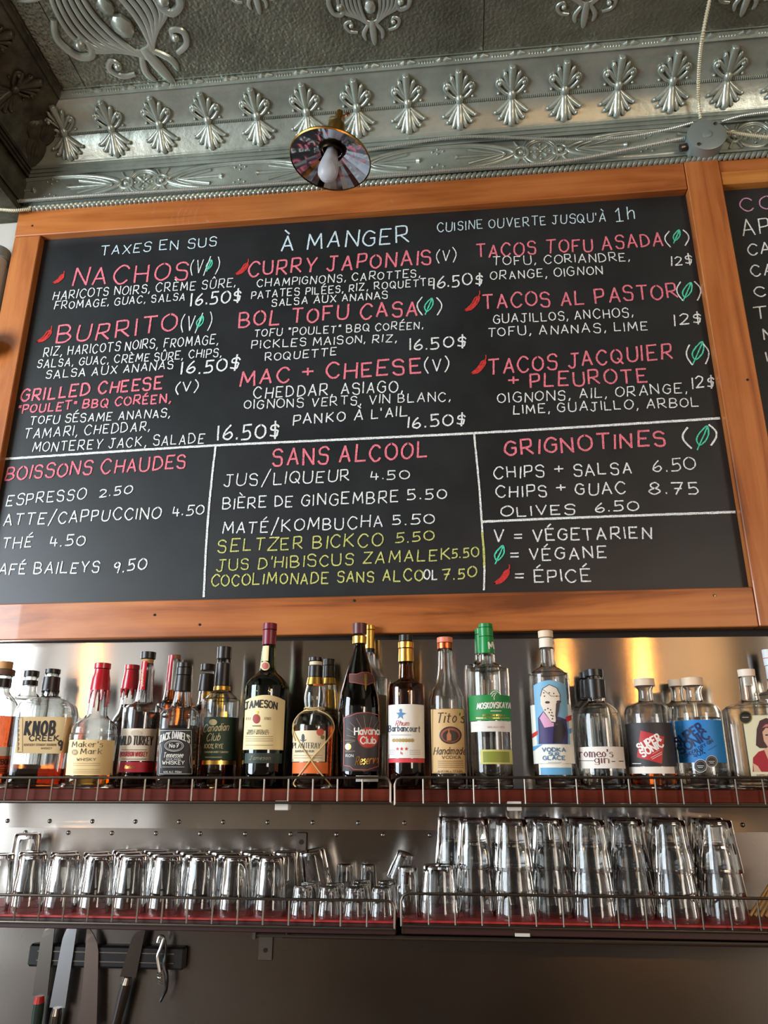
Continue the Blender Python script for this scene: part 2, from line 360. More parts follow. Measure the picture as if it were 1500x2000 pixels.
# embossed scroll motifs on the ceiling
def motif(s=1.0):
    mb = MB(); nz = Vector((0, 0, -1))
    def add(pts, r): mb.tube([(p[0]*s, p[1]*s, -.0015*s) for p in crom(pts, k=5)], [q*s for q in r(len(crom(pts, k=5)))], 8, flat_=.7, nrm=nz)
    tap = lambda R, e=.25: (lambda n: [R*(e+(1-e)*math.sin(PI*min(1, .12+.88*i/(n-1)))**.6) for i in range(n)])
    for sd in (-1, 1):
        for k in range(6):
            a = .030+.012*k
            add([(sd*.004, -.085+.004*k), (sd*a*.55, -.062+.004*k), (sd*a*.98, -.02), (sd*a*1.06, .025), (sd*a*.80, .062+k*.004), (sd*a*.35, .07+k*.006)], tap(.0055))
        add([(sd*.10, .05), (sd*.125, .02), (sd*.118, -.02), (sd*.092, -.03), (sd*.082, -.008), (sd*.095, .004)], tap(.008, .5))
        mb.ball((sd*.095*s, -.004*s, -.004*s), .011*s)
        add([(sd*.05, -.095), (sd*.075, -.088), (sd*.086, -.066), (sd*.07, -.055), (sd*.062, -.068)], tap(.006, .5)); mb.ball((sd*.067*s, -.068*s, -.003*s), .008*s)
        add([(sd*.012, -.07), (sd*.03, -.10), (sd*.026, -.125)], tap(.007)); add([(sd*.02, .085), (sd*.05, .10), (sd*.09, .09), (sd*.13, .10)], tap(.007))
    add([(0, -.06), (0, -.10), (0, -.145)], tap(.011)); mb.ball((0, -.01*s, -.004*s), .018*s, sc=(1, 1.3, .7)); mb.ball((0, .03*s, -.004*s), .013*s, sc=(1, 1.3, .7))
    return mb
mm = motif().mesh('scroll', M['tin'])
def putm(px_, py_, sc, rz):
    p = Zp(px_, py_, CZ); inst(mm, 'scroll_relief', (p.x, p.y, CZ), ceil, (0, 0, rz), (sc, sc, sc))
putm(722, 5, .78, PI); putm(1152, -35, .80, PI); putm(232, 38, 1.42, PI-.35); putm(487, -52, .7, PI); putm(1480, -60, .8, PI)
# ------------------------------------------------------------------ cornice
def prof(px_y, Y): p = U(1000, px_y, Y); return (p.y, p.z)
A = prof(250, -.052); B = prof(121, -.192)
arc = []
n_ = 12
for i in range(n_+1):
    t = i/n_; y = A[0]+(B[0]-A[0])*t; z = A[1]+(B[1]-A[1])*t; bl = .026*math.sin(PI*t); dx, dz = B[0]-A[0], B[1]-A[1]; l = math.hypot(dx, dz)
    arc.append((y+(-dz*-1)/l*bl*1.0*(1), z+(-dx)/l*bl*1.0))
pb = U(1000, 343, -.035).z
P_ = [(-.004, pb-.004), (-.03, pb-.002), (-.03, U(1000, 330, -.03).z), (-.036, U(1000, 329, -.036).z), (-.036, U(1000, 325, -.036).z), (-.028, U(1000, 323, -.028).z), (-.028, U(1000, 275, -.028).z), (-.040, U(1000, 272, -.04).z),
      (-.040, U(1000, 266, -.04).z), (-.046, U(1000, 264, -.046).z), (-.046, U(1000, 258, -.046).z), (-.052, U(1000, 256, -.052).z)] + arc + \
     [(-.196, B[1]+.002), prof(117, -.199), prof(115, -.204), prof(98, -.209), prof(96, -.216), (-.216, CZ+.002)]
def sweep_back(mb, x1):
    vs = []; 
    for (y, z) in P_: vs += [(X0C-y, y, z), (x1, y, z)]
    mb.add(vs, [(2*i, 2*i+1, 2*i+3, 2*i+2) for i in range(len(P_)-1)])
def sweep_left(mb, y1):
    vs = []
    for (y, z) in P_: vs += [(X0C-y, y, z), (X0C-y, y1, z)]
    mb.add(vs, [(2*i, 2*i+2, 2*i+3, 2*i+1) for i in range(len(P_)-1)])
corn = MB(); sweep_back(corn, 3.3); corn = struct('trim_1', corn, M['tin'], smooth=30)
M['tin_d'] = tin('dark_mottled_tin', False); BS(M['tin_d']).inputs['Roughness'].default_value = .5  # darker mottled version of the tin for side cornice and corner leaf
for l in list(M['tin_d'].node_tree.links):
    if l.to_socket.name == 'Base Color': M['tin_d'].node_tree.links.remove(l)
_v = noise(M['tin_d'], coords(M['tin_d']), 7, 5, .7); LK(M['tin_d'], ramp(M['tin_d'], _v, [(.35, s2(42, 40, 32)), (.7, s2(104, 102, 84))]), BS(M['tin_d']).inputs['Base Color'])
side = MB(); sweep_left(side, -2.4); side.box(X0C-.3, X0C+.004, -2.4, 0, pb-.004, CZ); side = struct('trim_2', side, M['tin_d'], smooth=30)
# local frame of the cove: arc length -> point + normal
AL = [0]
for a, b in zip(arc, arc[1:]): AL.append(AL[-1]+math.hypot(b[0]-a[0], b[1]-a[1]))
def cove(s, w):
    s = max(-.02, min(AL[-1]+.01, s)); i = 0
    while i < len(arc)-2 and AL[i+1] < s: i += 1
    a, b = arc[i], arc[i+1]; L_ = AL[i+1]-AL[i]; t = (s-AL[i])/L_; dy, dz = (b[0]-a[0])/L_, (b[1]-a[1])/L_
    ny, nz = -dz, dy
    if nz > 0: ny, nz = dz, -dy
    return (a[0]+dy*L_*t+ny*w, a[1]+dz*L_*t+nz*w)
def palmette():
    mb = MB()
    def lobe(pts, R, tip=.25):
        q = crom(pts, k=5); n = len(q)
        mb.tube([(p[0], p[1], .004) for p in q], [max(.0006, R*(math.sin(PI*min(.97, .18+.80*i/(n-1)))**.7)) if i else R*.4 for i in range(n)], 8, flat_=1.0, nrm=Vector((0, 0, 1)))
    for a, l, R in ((0, .064, .0112), (22, .050, .0078), (-22, .050, .0078), (44, .042, .0066), (-44, .042, .0066)):
        q = math.radians(a); lobe([(0, .006), (math.sin(q)*l*.5, .006+math.cos(q)*l*.5), (math.sin(q)*l*1.05, .006+math.cos(q)*l*.96), (math.sin(q)*l*1.2, .006+math.cos(q)*l)], R)
    for a, l, R in ((0, .060, .0125), (19, .056, .0088), (-19, .056, .0088), (38, .054, .0080), (-38, .054, .0080), (58, .052, .0068), (-58, .052, .0068)):
        q = math.radians(a); sd = 1 if a > 0 else -1
        lobe([(0, -.008), (math.sin(q)*l*.40, -.010-math.cos(q)*l*.5), (math.sin(q)*l*.82, -.012-math.cos(q)*l*.86), (math.sin(q)*l*1.02+(sd*.003 if a else 0), -.012-math.cos(q)*l*.98)], R)
        if abs(a) > 30: mb.ball((math.sin(q)*l*.98, -.012-math.cos(q)*l*.93, .006), .0052, 8, 5)
    for sd in (-1, 1):
        lobe([(sd*.004, 0), (sd*.018, .004), (sd*.032, .016), (sd*.040, .027), (sd*.036, .035), (sd*.029, .031)], .005)
        mb.ball((sd*.0325, .027, .006), .0066, 8, 6); mb.ball((sd*.036, .004, .004), .004, 8, 5)
    mb.ball((0, -.001, .006), .0115, 10, 7, (1, 1.25, .9))
    mb.v = [(x*.98,) + cove(AL[-1]*.49+y*1.12, z) for x, y, z in mb.v]
    return mb
pm = palmette().mesh('palmette', M['tin'], 80)
xa = U(404, 215, -.12).x; xb = U(1255, 165, -.12).x; sp_ = (xb-xa)/9   # spacing of the palmettes along the cove
sp_ = (U(1000, 183, -.12).x-U(404, 220, -.12).x)/6
for k in range(-3, 16):
    x = U(404, 220, -.12).x+k*sp_
    if x > X0C+.13 and x < 1.6: inst(pm, 'palmette', (x, 0, 0), corn)
smx = MB(); smx.v = []
for k in range(1, 7):                                                      # the same palmettes along the dark side cornice
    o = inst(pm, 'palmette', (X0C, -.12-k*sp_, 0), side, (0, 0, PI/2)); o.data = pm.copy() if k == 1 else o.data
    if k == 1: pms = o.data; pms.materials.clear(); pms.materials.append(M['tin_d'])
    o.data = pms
# rows of small beads (pressed in the sheet, too many to single out)
bd = MB(); x = X0C+.13
c0 = cove(AL[-1]*.44, .001); c1 = cove(AL[-1]*.40, .0)
while x < 1.6:
    bd.ball((x, c0[0], c0[1]), .0034, 6, 4, (.72, 1.3, 1.3)); x += .0052
tag(bd.build('bead_row', M['tin'], corn), kind='stuff')
bd = MB(); x = U(215, 1, -.2).x; zt = (P_[-5][1]+P_[-3][1])/2; yt = -.206; module = sp_
k = 0; x = X0C+.24
while x < 1.6:
    for i in range(6): bd.ball((x+.0072*i, yt, zt), .0034, 6, 5, (.8, 1, 1.75))
    bd.tube([(x+.046, yt+.001, zt), (x+.054, yt-.003, zt), (x+.062, yt+.0, zt), (x+.070, yt-.003, zt), (x+.082, yt, zt)], [.004, .0065, .004, .0065, .004], 8); x += .094
tag(bd.build('bead_course', M['tin'], corn), kind='stuff')
bd = MB()
for yy, zz in ((P_[12][0], P_[12][1]+.004),): bd.tube([(X0C+.05, yy-.001, zz), (2.4, yy-.001, zz)], .0028, 6)
bd.build('reed', M['tin'], corn)
# rope moulding along the bottom of the cornice
bd = MB(); zr = (U(1000, 337, -.04).z); x = U(62, 392, -.04).x
while x < 1.35:
    bd.ball((x, -.038, zr), .0100, 8, 6, (.78, 1, .95)); n0 = len(bd.v)-8*7
    for i in range(n0, len(bd.v)): v = bd.v[i]; bd.v[i] = (v[0]+(v[2]-zr)*.55, v[1], v[2])
    x += .0136
tag(bd.build('rope_moulding', M['tin'], corn), kind='stuff')
# frieze ornaments
yF = -.029; zF = (U(1000, 325, yF).z+U(1000, 275, yF).z)/2; hF = (U(1000, 275, yF).z-U(1000, 325, yF).z)/2
def lp(mb, pts, r, closed=False):
    q = crom(pts, closed, 6); mb.tube([(p[0], 0, p[1]) for p in q], r, 6, flat_=1, nrm=Vector((0, -1, 0)))
def rosette():
    mb = MB(); R = hF*.92
    circ = [(R*1.08*math.cos(2*PI*i/16), R*math.sin(2*PI*i/16)) for i in range(16)]; lp(mb, circ, .0052, True)
    circ = [(R*.93*math.cos(2*PI*i/16), R*.85*math.sin(2*PI*i/16)) for i in range(16)]; lp(mb, circ, .0028, True)
    for i in range(4):
        q = PI/4+i*PI/2; c, s = math.cos(q), math.sin(q)
        mb.tube([(c*R*.12, 0, s*R*.12), (c*R*.35, 0, s*R*.35), (c*R*.58, 0, s*R*.58)], [.002, .0045, .0065], 6)
        mb.ball((math.cos(q+PI/4)*R*.62, 0, math.sin(q+PI/4)*R*.62), .0042, 6, 5); mb.ball((math.cos(q+PI/4)*R*.35, 0, math.sin(q+PI/4)*R*.35), .003, 6, 5)
    mb.ball((0, 0, 0), .0045, 8, 5); return mb
def ring():
    mb = MB(); R = hF*.42; lp(mb, [(R*math.cos(2*PI*i/12), R*math.sin(2*PI*i/12)) for i in range(12)], .0055, True); mb.ball((0, 0, 0), .009, 8, 5)
    lp(mb, [(-R*.9, hF*.9), (-R*.3, R*1.1), (R*.3, R*1.1), (R*.9, hF*.9)], .0035); lp(mb, [(-R*.9, -hF*.9), (-R*.3, -R*1.1), (R*.3, -R*1.1), (R*.9, -hF*.9)], .0035); return mb
def loopo(L):
    mb = MB(); h = hF
    for k_, r in ((1, .0068), (.88, .0036)):
        lp(mb, [(-L*k_, 0), (-L*.72*k_, h*.62*k_), (-L*.3*k_, h*.93*k_), (L*.3*k_, h*.93*k_), (L*.72*k_, h*.62*k_), (L*k_, 0), (L*.72*k_, -h*.62*k_), (L*.3*k_, -h*.93*k_), (-L*.3*k_, -h*.93*k_), (-L*.72*k_, -h*.62*k_)], r, True)
    for s in (-1, 1):
        for d in (-.55, 0, .55):
            q = crom([(s*L*.86, 0), (s*L*.62, d*h*.5), (s*L*(.40 if d else .26), d*h*.95)], k=4); n = len(q)
            mb.tube([(p[0], 0, p[1]) for p in q], [.0022+.0035*i/(n-1) for i in range(n)], 6)
        mb.tube([(s*L*.34, 0, 0), (s*L*.24, 0, 0)], [.0015, .0085], 6); mb.tube([(s*L*.24, 0, 0), (s*L*.215, 0, 0)], [.0085, .001], 6)
    for s in (-1, 1):
        for a, b in ((0, .42), (0, .78), (-.07, .6), (.07, .6)): mb.ball((a*L, 0, s*b*h), .0034, 6, 5, (1.1, 1, 1.1))
    return mb
xr = U(283, 342, yF).x; per = (U(1055, 290, yF).x-xr)/2; ro = .052
mr, mg, ml = rosette().mesh('rosette', M['tin'], 80), ring().mesh('ring', M['tin'], 80), loopo((per-2*ro-.034)/2).mesh('loop', M['tin'], 80)
for k in range(-1, 7):
    x = xr+k*per
    if x > X0C+.05: inst(mr, 'rosette', (x, yF, zF), corn)
    for s in (-1, 1):
        if x+s*ro > X0C+.05: inst(mg, 'frieze_ring', (x+s*ro, yF, zF), corn)
    if x+per/2 > X0C+.03: inst(ml, 'frieze_loop', (x+per/2, yF, zF), corn)
# crumpled corner leaf where the two cornices meet
lf = MB(); 
for i in range(7):
    a = -.5+i*.32
    q = crom([(X0C+.05, -.05, A[1]-.0), (X0C+.075+.01*math.cos(a*2), -.075-.012*i*.4, A[1]+.035), (X0C+.10+.02*math.sin(a), -.12+.008*(i-3), A[1]+.062), (X0C+.15+.01*(i-3), -.15-.01*(i-3), A[1]+.085)], k=5); n = len(q)
    lf.tube(q, [.006+.016*math.sin(PI*j/(n-1)) for j in range(n)], 8)
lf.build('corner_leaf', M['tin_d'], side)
# ------------------------------------------------------------------ chalkboards
YB, YFm = -.012, -.036
xi0 = (U(77, 455, YFm).x+U(3, 887, YFm).x)/2; xo0 = U(26, 470, YFm).x
xi1 = (U(1345, 372, YFm).x+U(1470, 1146, YFm).x)/2; xi2 = (U(1413, 380, YFm).x+U(1500, 847, YFm).x)/2
zt0, zt1 = (U(77, 455, YFm).z+U(1340, 372, YFm).z)/2, (U(60, 415, YFm).z+U(1335, 314, YFm).z)/2
zb1, zb0 = (U(100, 1177, YFm).z+U(1400, 1148, YFm).z)/2, (U(20, 1249, YFm).z+U(1450, 1225, YFm).z)/2
bdw = thing('chalkboard', 'large black menu chalkboard in a stained pine frame, covered in pink and white chalk writing', 'chalkboard', (0, 0, 0))
MB().box(xi0-.02, xi1+.02, YB, -.004, zb1-.02, zt0+.02).build('writing_panel', M['board'], bdw, smooth=False)
b = .002
MB().box(xo0, xi1-.001, YFm, -.004, zt0, zt1, bev=b).build('top_rail', M['wood_x'], bdw, smooth=False)
MB().box(xo0, xi1-.0008, YFm, -.004, zb0, zb1, bev=b).build('bottom_rail', M['wood_x'], bdw, smooth=False)
MB().box(xo0, xi0, YFm+.0015, -.004, zb1+.001, zt0-.001, bev=b).build('left_stile', M['wood_z'], bdw, smooth=False)
MB().box(xi1, xi2, YFm-.003, -.004, zb0, zt1+.012, bev=b).build('right_stile', M['wood_z'], bdw, smooth=False)
b2 = thing('chalkboard', 'second black chalkboard cut off by the right edge, list begins in lilac chalk', 'chalkboard', (xi2, 0, 0))
def rel(o, c): c.parent = o; c.location = tuple(-Vector(o.location)); return c
rel(b2, MB().box(xi2+.001, 2.2, YB, -.004, zb1, zt0+.035).build('writing_panel', M['board'], smooth=False))
zt2 = U(1450, 357, YFm).z
rel(b2, MB().box(xi2+.001, 2.3, YFm, -.004, zt2, zt2+.040, bev=b).build('top_rail', wood('pale_stained_rail', 0, s2(138, 80, 30), s2(176, 110, 46), s2(196, 132, 66)), smooth=False))
rel(b2, MB().box(xi2+.001, 2.3, YFm+.004, -.004, zt2+.0415, zt1+.012, bev=b).build('upper_rail', M['wood_x'], smooth=False))
rel(b2, MB().box(xi2+.001, 2.3, YFm+.002, -.004, zb0, zb1, bev=b).build('bottom_rail', M['wood_x'], smooth=False))
rel(b2, MB().box(2.2, 2.3, YFm+.001, -.004, zb1+.001, zt2-.001, bev=b).build('right_stile', M['wood_z'], smooth=False))
# screws / nail holes
for (x, y) in ((63, 441), (1395, 1163), (692, 1173), (302, 1201), (390, 1220), (1459, 743)):
    p = U(x, y, YFm-.0002); o = MB().lathe([(.0030, 0), (.0030, .001), (.0015, .0014)], 10).build('nail_hole', M['dark'] if x != 1395 else M['rivet'], bdw, loc=(p.x, YFm+(-.003 if x == 1459 else 0), p.z), rot=(PI/2, 0, 0))
YC = YB-.0012
def chalk_line(text, x0, y0, x1, y1, h, m='ch_w', wd=.0038, jit=.07, parent=bdw, slant=.04):
    p0, p1 = U(x0, y0, YC), U(x1, y1, YC); hh = U(x0, y0-h, YC).z-p0.z
    L = math.hypot(p1.x-p0.x, p1.z-p0.z); ca, sa = (p1.x-p0.x)/L, (p1.z-p0.z)/L
    hh *= .90; wd *= .9; S, _ = layout(text, hh, L, slant, jit, .36, .50)
    fn = lambda u, v: (p0.x+u*ca+random.uniform(-.0003, .0003), YC-LIFT[0], p0.z+u*sa+v+random.uniform(-.0003, .0003))
    ws = layout.words
    for w_ in sorted(set(ws)):
        mb = MB(); ribbons(mb, [q for q, k in zip(S, ws) if k == w_], wd, fn, dense=.006)
        o = mb.build('lettering', M[m], None, smooth=False); o.parent = parent; o.location = tuple(-Vector(parent.location))
T = chalk_line
def z1(t, x0, y0, x1, y1, h, *a, **k): T(t, x0/3, 420+y0/3, x1/3, 420+y1/3, h/3, *a, **k)
def z2(t, x0, y0, x1, y1, h, *a, **k): s = 2.885; T(t, 440+x0/s, 420+y0/s, 440+x1/s, 420+y1/s, h/s, *a, **k)
def z3(t, x0, y0, x1, y1, h, *a, **k): s = 2.419; T(t, 880+x0/s, 380+y0/s, 880+x1/s, 380+y1/s, h/s, *a, **k)
def z4(t, x0, y0, x1, y1, h, *a, **k): s = 3.125; T(t, x0/s, 820+y0/s, x1/s, 820+y1/s, h/s, *a, **k)
def z5(t, x0, y0, x1, y1, h, *a, **k): s = 2.586; T(t, 380+x0/s, 820+y0/s, 380+x1/s, 820+y1/s, h/s, *a, **k)
def z6(t, x0, y0, x1, y1, h, *a, **k): s = 2.5; T(t, 900+x0/s, 800+y0/s, 900+x1/s, 800+y1/s, h/s, *a, **k)
PK, BIG, SM, BO = 'ch_p', .0058, .0031, .0050
z1('TAXES EN SUS', 590, 235, 1265, 180, 58, 'ch_b', .0034)
z1('NACHOS', 425, 418, 1090, 374, 112, PK, BIG); z1('(V/ )', 1115, 345, 1275, 330, 80, 'ch_w', SM)
z1('HARICOTS NOIRS, CRÈME SÛRE,', 310, 495, 1375, 418, 52, 'ch_w', SM); z1('FROMAGE, GUAC, SALSA', 318, 552, 1080, 498, 46, 'ch_w', SM)
z1('16.50$', 1118, 532, 1410, 505, 76, 'ch_w', BO)
z1('BURRITO', 330, 750, 1030, 680, 104, PK, BIG); z1('(V/ )', 1058, 680, 1230, 665, 88, 'ch_w', SM)
z1('RIZ, HARICOTS NOIRS, FROMAGE,', 255, 828, 1275, 752, 56, 'ch_w', SM); z1('SALSA, GUAC, CRÈME SÛRE, CHIPS,', 218, 895, 1295, 828, 48, 'ch_w', SM)
z1('SALSA AUX ANANAS', 268, 960, 1012, 900, 50, 'ch_w', SM); z1('16.50$', 1062, 935, 1400, 902, 76, 'ch_w', BO)
z1('GRILLED CHEESE', 120, 1092, 950, 1014, 72, PK, BIG); z1('(V)', 1028, 1040, 1160, 1028, 62, 'ch_w', SM+.0006)
z1('"POULET" BBQ CORÉEN,', 105, 1162, 1000, 1094, 52, PK, .0046); z1('TOFU SÉSAME ANANAS,', 175, 1228, 995, 1182, 50, 'ch_w', SM)
z1('TAMARI, CHEDDAR,', 138, 1312, 875, 1262, 58, 'ch_w', SM); z1('MONTEREY JACK, SALADE', 190, 1388, 1195, 1335, 60, 'ch_w', SM)
T('16.50$', 425, 861, 545, 852, 30, 'ch_w', BO)
z2('À MANGER', 318, 200, 1038, 150, 92, 'ch_b', .0050); z2('CURRY JAPONAIS', 130, 342, 1160, 275, 84, PK, BIG); z2('(V)', 1190, 265, 1298, 255, 66, 'ch_w', SM)
z2('CHAMPIGNONS, CAROTTES,', 180, 405, 1095, 348, 46, 'ch_w', SM); z2('PATATES PILÉES, RIZ, ROQUETTE', 147, 472, 1170, 395, 43, 'ch_w', SM); z2('16.50$', 1175, 412, 1448, 388, 66, 'ch_w', .0044)
z2('SALSA AUX ANANAS', 262, 515, 915, 468, 42, 'ch_w', SM); z2('BOL TOFU CASA', 78, 630, 1080, 560, 86, PK, BIG); z2('( )', 1085, 555, 1222, 548, 80, 'ch_w', SM+.0006)
z2('TOFU "POULET" BBQ CORÉEN,', 165, 685, 1115, 638, 44, 'ch_w', SM); z2('PICKLES MAISON, RIZ,', 148, 750, 965, 712, 46, 'ch_w', SM); z2('16.50$', 1042, 760, 1355, 742, 66, 'ch_w', .0044)
z2('ROQUETTE', 225, 820, 620, 790, 46, 'ch_w', SM); z2('MAC + CHEESE', 85, 960, 1105, 885, 86, PK, BIG); z2('(V)', 1125, 882, 1258, 872, 74, 'ch_w', SM+.0006)
z2('CHEDDAR, ASIAGO,', 160, 1035, 1000, 992, 64, 'ch_w', .0036); z2('OIGNONS VERTS, VIN BLANC,', 108, 1092, 1268, 1045, 52, 'ch_w', SM)
z2("PANKO À L'AIL", 383, 1182, 1025, 1130, 58, 'ch_w', .0036); z2('16.50$', 1030, 1200, 1350, 1180, 66, 'ch_w', .0044)
T("CUISINE OUVERTE JUSQU'À", 855, 452, 1182, 432, 18, 'ch_b', .0030); T('|h', 1204, 431, 1238, 428, 27, 'ch_b', .0034)
z3('TACOS TOFU ASADA', 125, 298, 1000, 242, 64, PK, .0050); z3('( )', 1018, 238, 1125, 230, 62, 'ch_w', SM+.0006)
z3('TOFU, CORIANDRE,', 200, 335, 845, 312, 42, 'ch_w', SM); z3('12$', 1045, 335, 1143, 328, 46, 'ch_w', .0036); z3('ORANGE, OIGNON', 190, 402, 720, 375, 42, 'ch_w', SM)
z3('TACOS AL PASTOR', 155, 542, 1075, 488, 70, PK, .0052); z3('( )', 1075, 492, 1182, 485, 74, 'ch_w', SM+.0006)
z3('GUAJILLOS, ANCHOS,', 205, 608, 862, 575, 44, 'ch_w', SM); z3('TOFU, ANANAS, LIME', 178, 670, 930, 640, 44, 'ch_w', SM); z3('12$', 1060, 618, 1185, 606, 54, 'ch_w', .0038)
z3('TACOS JACQUIER', 180, 850, 1048, 774, 72, PK, .0052); z3('+ PLEUROTE', 275, 915, 930, 885, 68, PK, .0052); z3('( )', 1122, 790, 1222, 782, 80, 'ch_w', SM+.0006)
z3('12$', 1145, 918, 1243, 906, 54, 'ch_w', .0038); z3('OIGNONS, AIL, ORANGE,', 225, 985, 1115, 935, 48, 'ch_w', SM); z3('LIME, GUAJILLO, ARBOL', 298, 1035, 1170, 1000, 45, 'ch_w', SM)
z4('BOISSONS CHAUDES', 32, 368, 1130, 288, 86, PK, .0050); z4('ESPRESSO', 38, 522, 518, 485, 70, 'ch_w', .0034); z4('2.50', 608, 470, 802, 448, 54, 'ch_w', .0034)
z4('LATTE/CAPPUCCINO', -40, 645, 972, 600, 72, 'ch_w', .0036); z4('4.50', 1055, 585, 1240, 575, 62, 'ch_w', .0034); z4('THÉ', 12, 785, 185, 775, 70, 'ch_w', .0036); z4('4.50', 305, 775, 515, 762, 66, 'ch_w', .0036)
z4('CAFÉ BAILEYS', -75, 945, 598, 930, 70, 'ch_w', .0036); z4('9.50', 685, 935, 888, 910, 76, 'ch_w', .0038)
z5('SANS ALCOOL', 395, 235, 1172, 185, 88, PK, .0056); z5('JUS/LIQUEUR', 148, 335, 775, 308, 62, 'ch_w', .0034); z5('4.50', 890, 300, 1085, 295, 48, 'ch_w', .0032)
z5('BIÈRE DE GINGEMBRE', 142, 450, 1025, 415, 60, 'ch_w', .0034); z5('5.50', 1075, 405, 1268, 395, 52, 'ch_w', .0034); z5('MATÉ/KOMBUCHA', 142, 575, 945, 540, 60, 'ch_w', .0034); z5('5.50', 1000, 530, 1212, 525, 50, 'ch_w', .0034)
z5('SELTZER BICKCO', 118, 668, 945, 635, 66, 'ch_y', .0036); z5('5.50', 1015, 622, 1208, 608, 50, 'ch_y', .0034); z5("JUS D'HIBISCUS ZAMALEK", 110, 762, 1290, 705, 60, 'ch_y', .0034); z5('5.50', 1300, 700, 1432, 690, 50, 'ch_y', .0034)
z5('COCOLIMONADE SANS ALCO', 85, 838, 1150, 810, 58, 'ch_y', .0036); z5('OL', 1160, 808, 1222, 805, 50, 'ch_w', .0036); z5('7.50', 1252, 808, 1423, 793, 54, 'ch_y', .0036)
z6('GRIGNOTINES', 218, 222, 1000, 175, 76, PK, .0056); z6('( )', 1095, 175, 1245, 165, 84, 'ch_w', .0046); z6('CHIPS + SALSA', 162, 335, 835, 312, 58, 'ch_w', .0036); z6('6.50', 942, 305, 1145, 288, 62, 'ch_w', .0034)
z6('CHIPS + GUAC', 175, 430, 805, 408, 58, 'ch_w', .0036); z6('8.75', 918, 412, 1158, 408, 62, 'ch_w', .0036); z6('OLIVES', 198, 522, 552, 510, 50, 'ch_w', .0036); z6('6.50', 660, 500, 865, 490, 50, 'ch_w', .0034)
z6('V = VÉGETARIEN', 162, 645, 932, 628, 60, 'ch_w', .0038); z6('= VÉGANE', 245, 738, 710, 722, 60, 'ch_w', .0036); z6('= ÉPICÉ', 265, 842, 632, 838, 62, 'ch_w', .0036)
for t, x, y, x1, y1, h, m in (('CO', 1449, 414, 1512, 408, 28, 'ch_l'), ('AP', 1452, 461, 1502, 456, 32, 'ch_w'), ('CA', 1462, 498, 1506, 494, 22, 'ch_w'), ('CA', 1469, 541, 1512, 537, 23, 'ch_w'), ('C', 1476, 580, 1496, 579, 19, 'ch_w'),
    ('T', 1474, 622, 1500, 619, 24, 'ch_w'), ('N', 1493, 663, 1508, 661, 22, 'ch_w'), ('I', 1499, 705, 1503, 704, 20, 'ch_w')): T(t, x, y, x1, y1, h, m, .0040, parent=b2)
def stroke_px(pts, m, wd, close=False, parent=bdw):
    q = [U(x, y, YC) for x, y in pts]; q = [(p.x, p.z) for p in q]; mb = MB()
    ribbons(mb, [(crom(q, close, 5) if len(q) > 2 else q, len(q) > 2)], wd, lambda u, v: (u+random.uniform(-.0004, .0004), YC-LIFT[0], v+random.uniform(-.0004, .0004)), dense=.006)
    mb.build('lettering', M[m], parent, smooth=False)
stroke_px([(0, 897), (180, 885), (420, 870), (700, 857), (1000, 842), (1405, 817)], 'ch_w', .0060)
stroke_px([(421, 872), (411, 960), (403, 1060), (398, 1165)], 'ch_w', .0050)
stroke_px([(926, 848), (935, 940), (941, 1020), (942, 1040)], 'ch_w', .0044); stroke_px([(942, 1040), (945, 1080), (946, 1104)], 'ch_y', .0050); stroke_px([(946, 1104), (946, 1125), (945, 1152)], 'ch_w', .0044)
stroke_px([(942, 1019), (1100, 1012), (1435, 1000)], 'ch_w', .0056)
def leaf(cx, cy_, h, tilt=.35):
    w = h*.22; f = lambda a, b: (cx+a*w+b*h*tilt*.5, cy_-b*h*.5)
    stroke_px([f(0, -.75), f(-1, -.3), f(-.9, .25), f(.1, .85), f(.9, .2), f(.8, -.35)], 'ch_t', .0034, True); stroke_px([f(-.2, -1.15), f(.1, .2), f(.2, .8)], 'ch_t', .0032)
for a in ((409, 517, 22), (391, 628, 26), (838, 596, 32), (1322, 460, 26), (1343, 567, 36), (1364, 686, 44), (1373, 852, 46), (976, 1081, 36)): leaf(*a)
def chili(x0, y0, x1, y1):
    fx = lambda a: x0+(x1-x0)*a; fy = lambda b: y1+(y0-y1)*b
    p = [(fx(0), fy(0)), (fx(.45), fy(.08)), (fx(.85), fy(.42)), (fx(.93), fy(.7)), (fx(.7), fy(.66)), (fx(.45), fy(.34)), (fx(0), fy(0))]
    stroke_px(p, 'ch_r', .0036); stroke_px([(fx(.15), fy(.08)), (fx(.5), fy(.22)), (fx(.84), fy(.62))], 'ch_r', .0065); stroke_px([(fx(.8), fy(.66)), (fx(.95), fy(.8)), (fx(.97), fy(1))], 'ch_r', .0028)
for a in ((103, 530, 126, 553), (71, 637, 102, 668), (459, 506, 486, 536), (907, 568, 938, 607), (920, 694, 950, 730), (965, 1103, 996, 1140)): chili(*a)
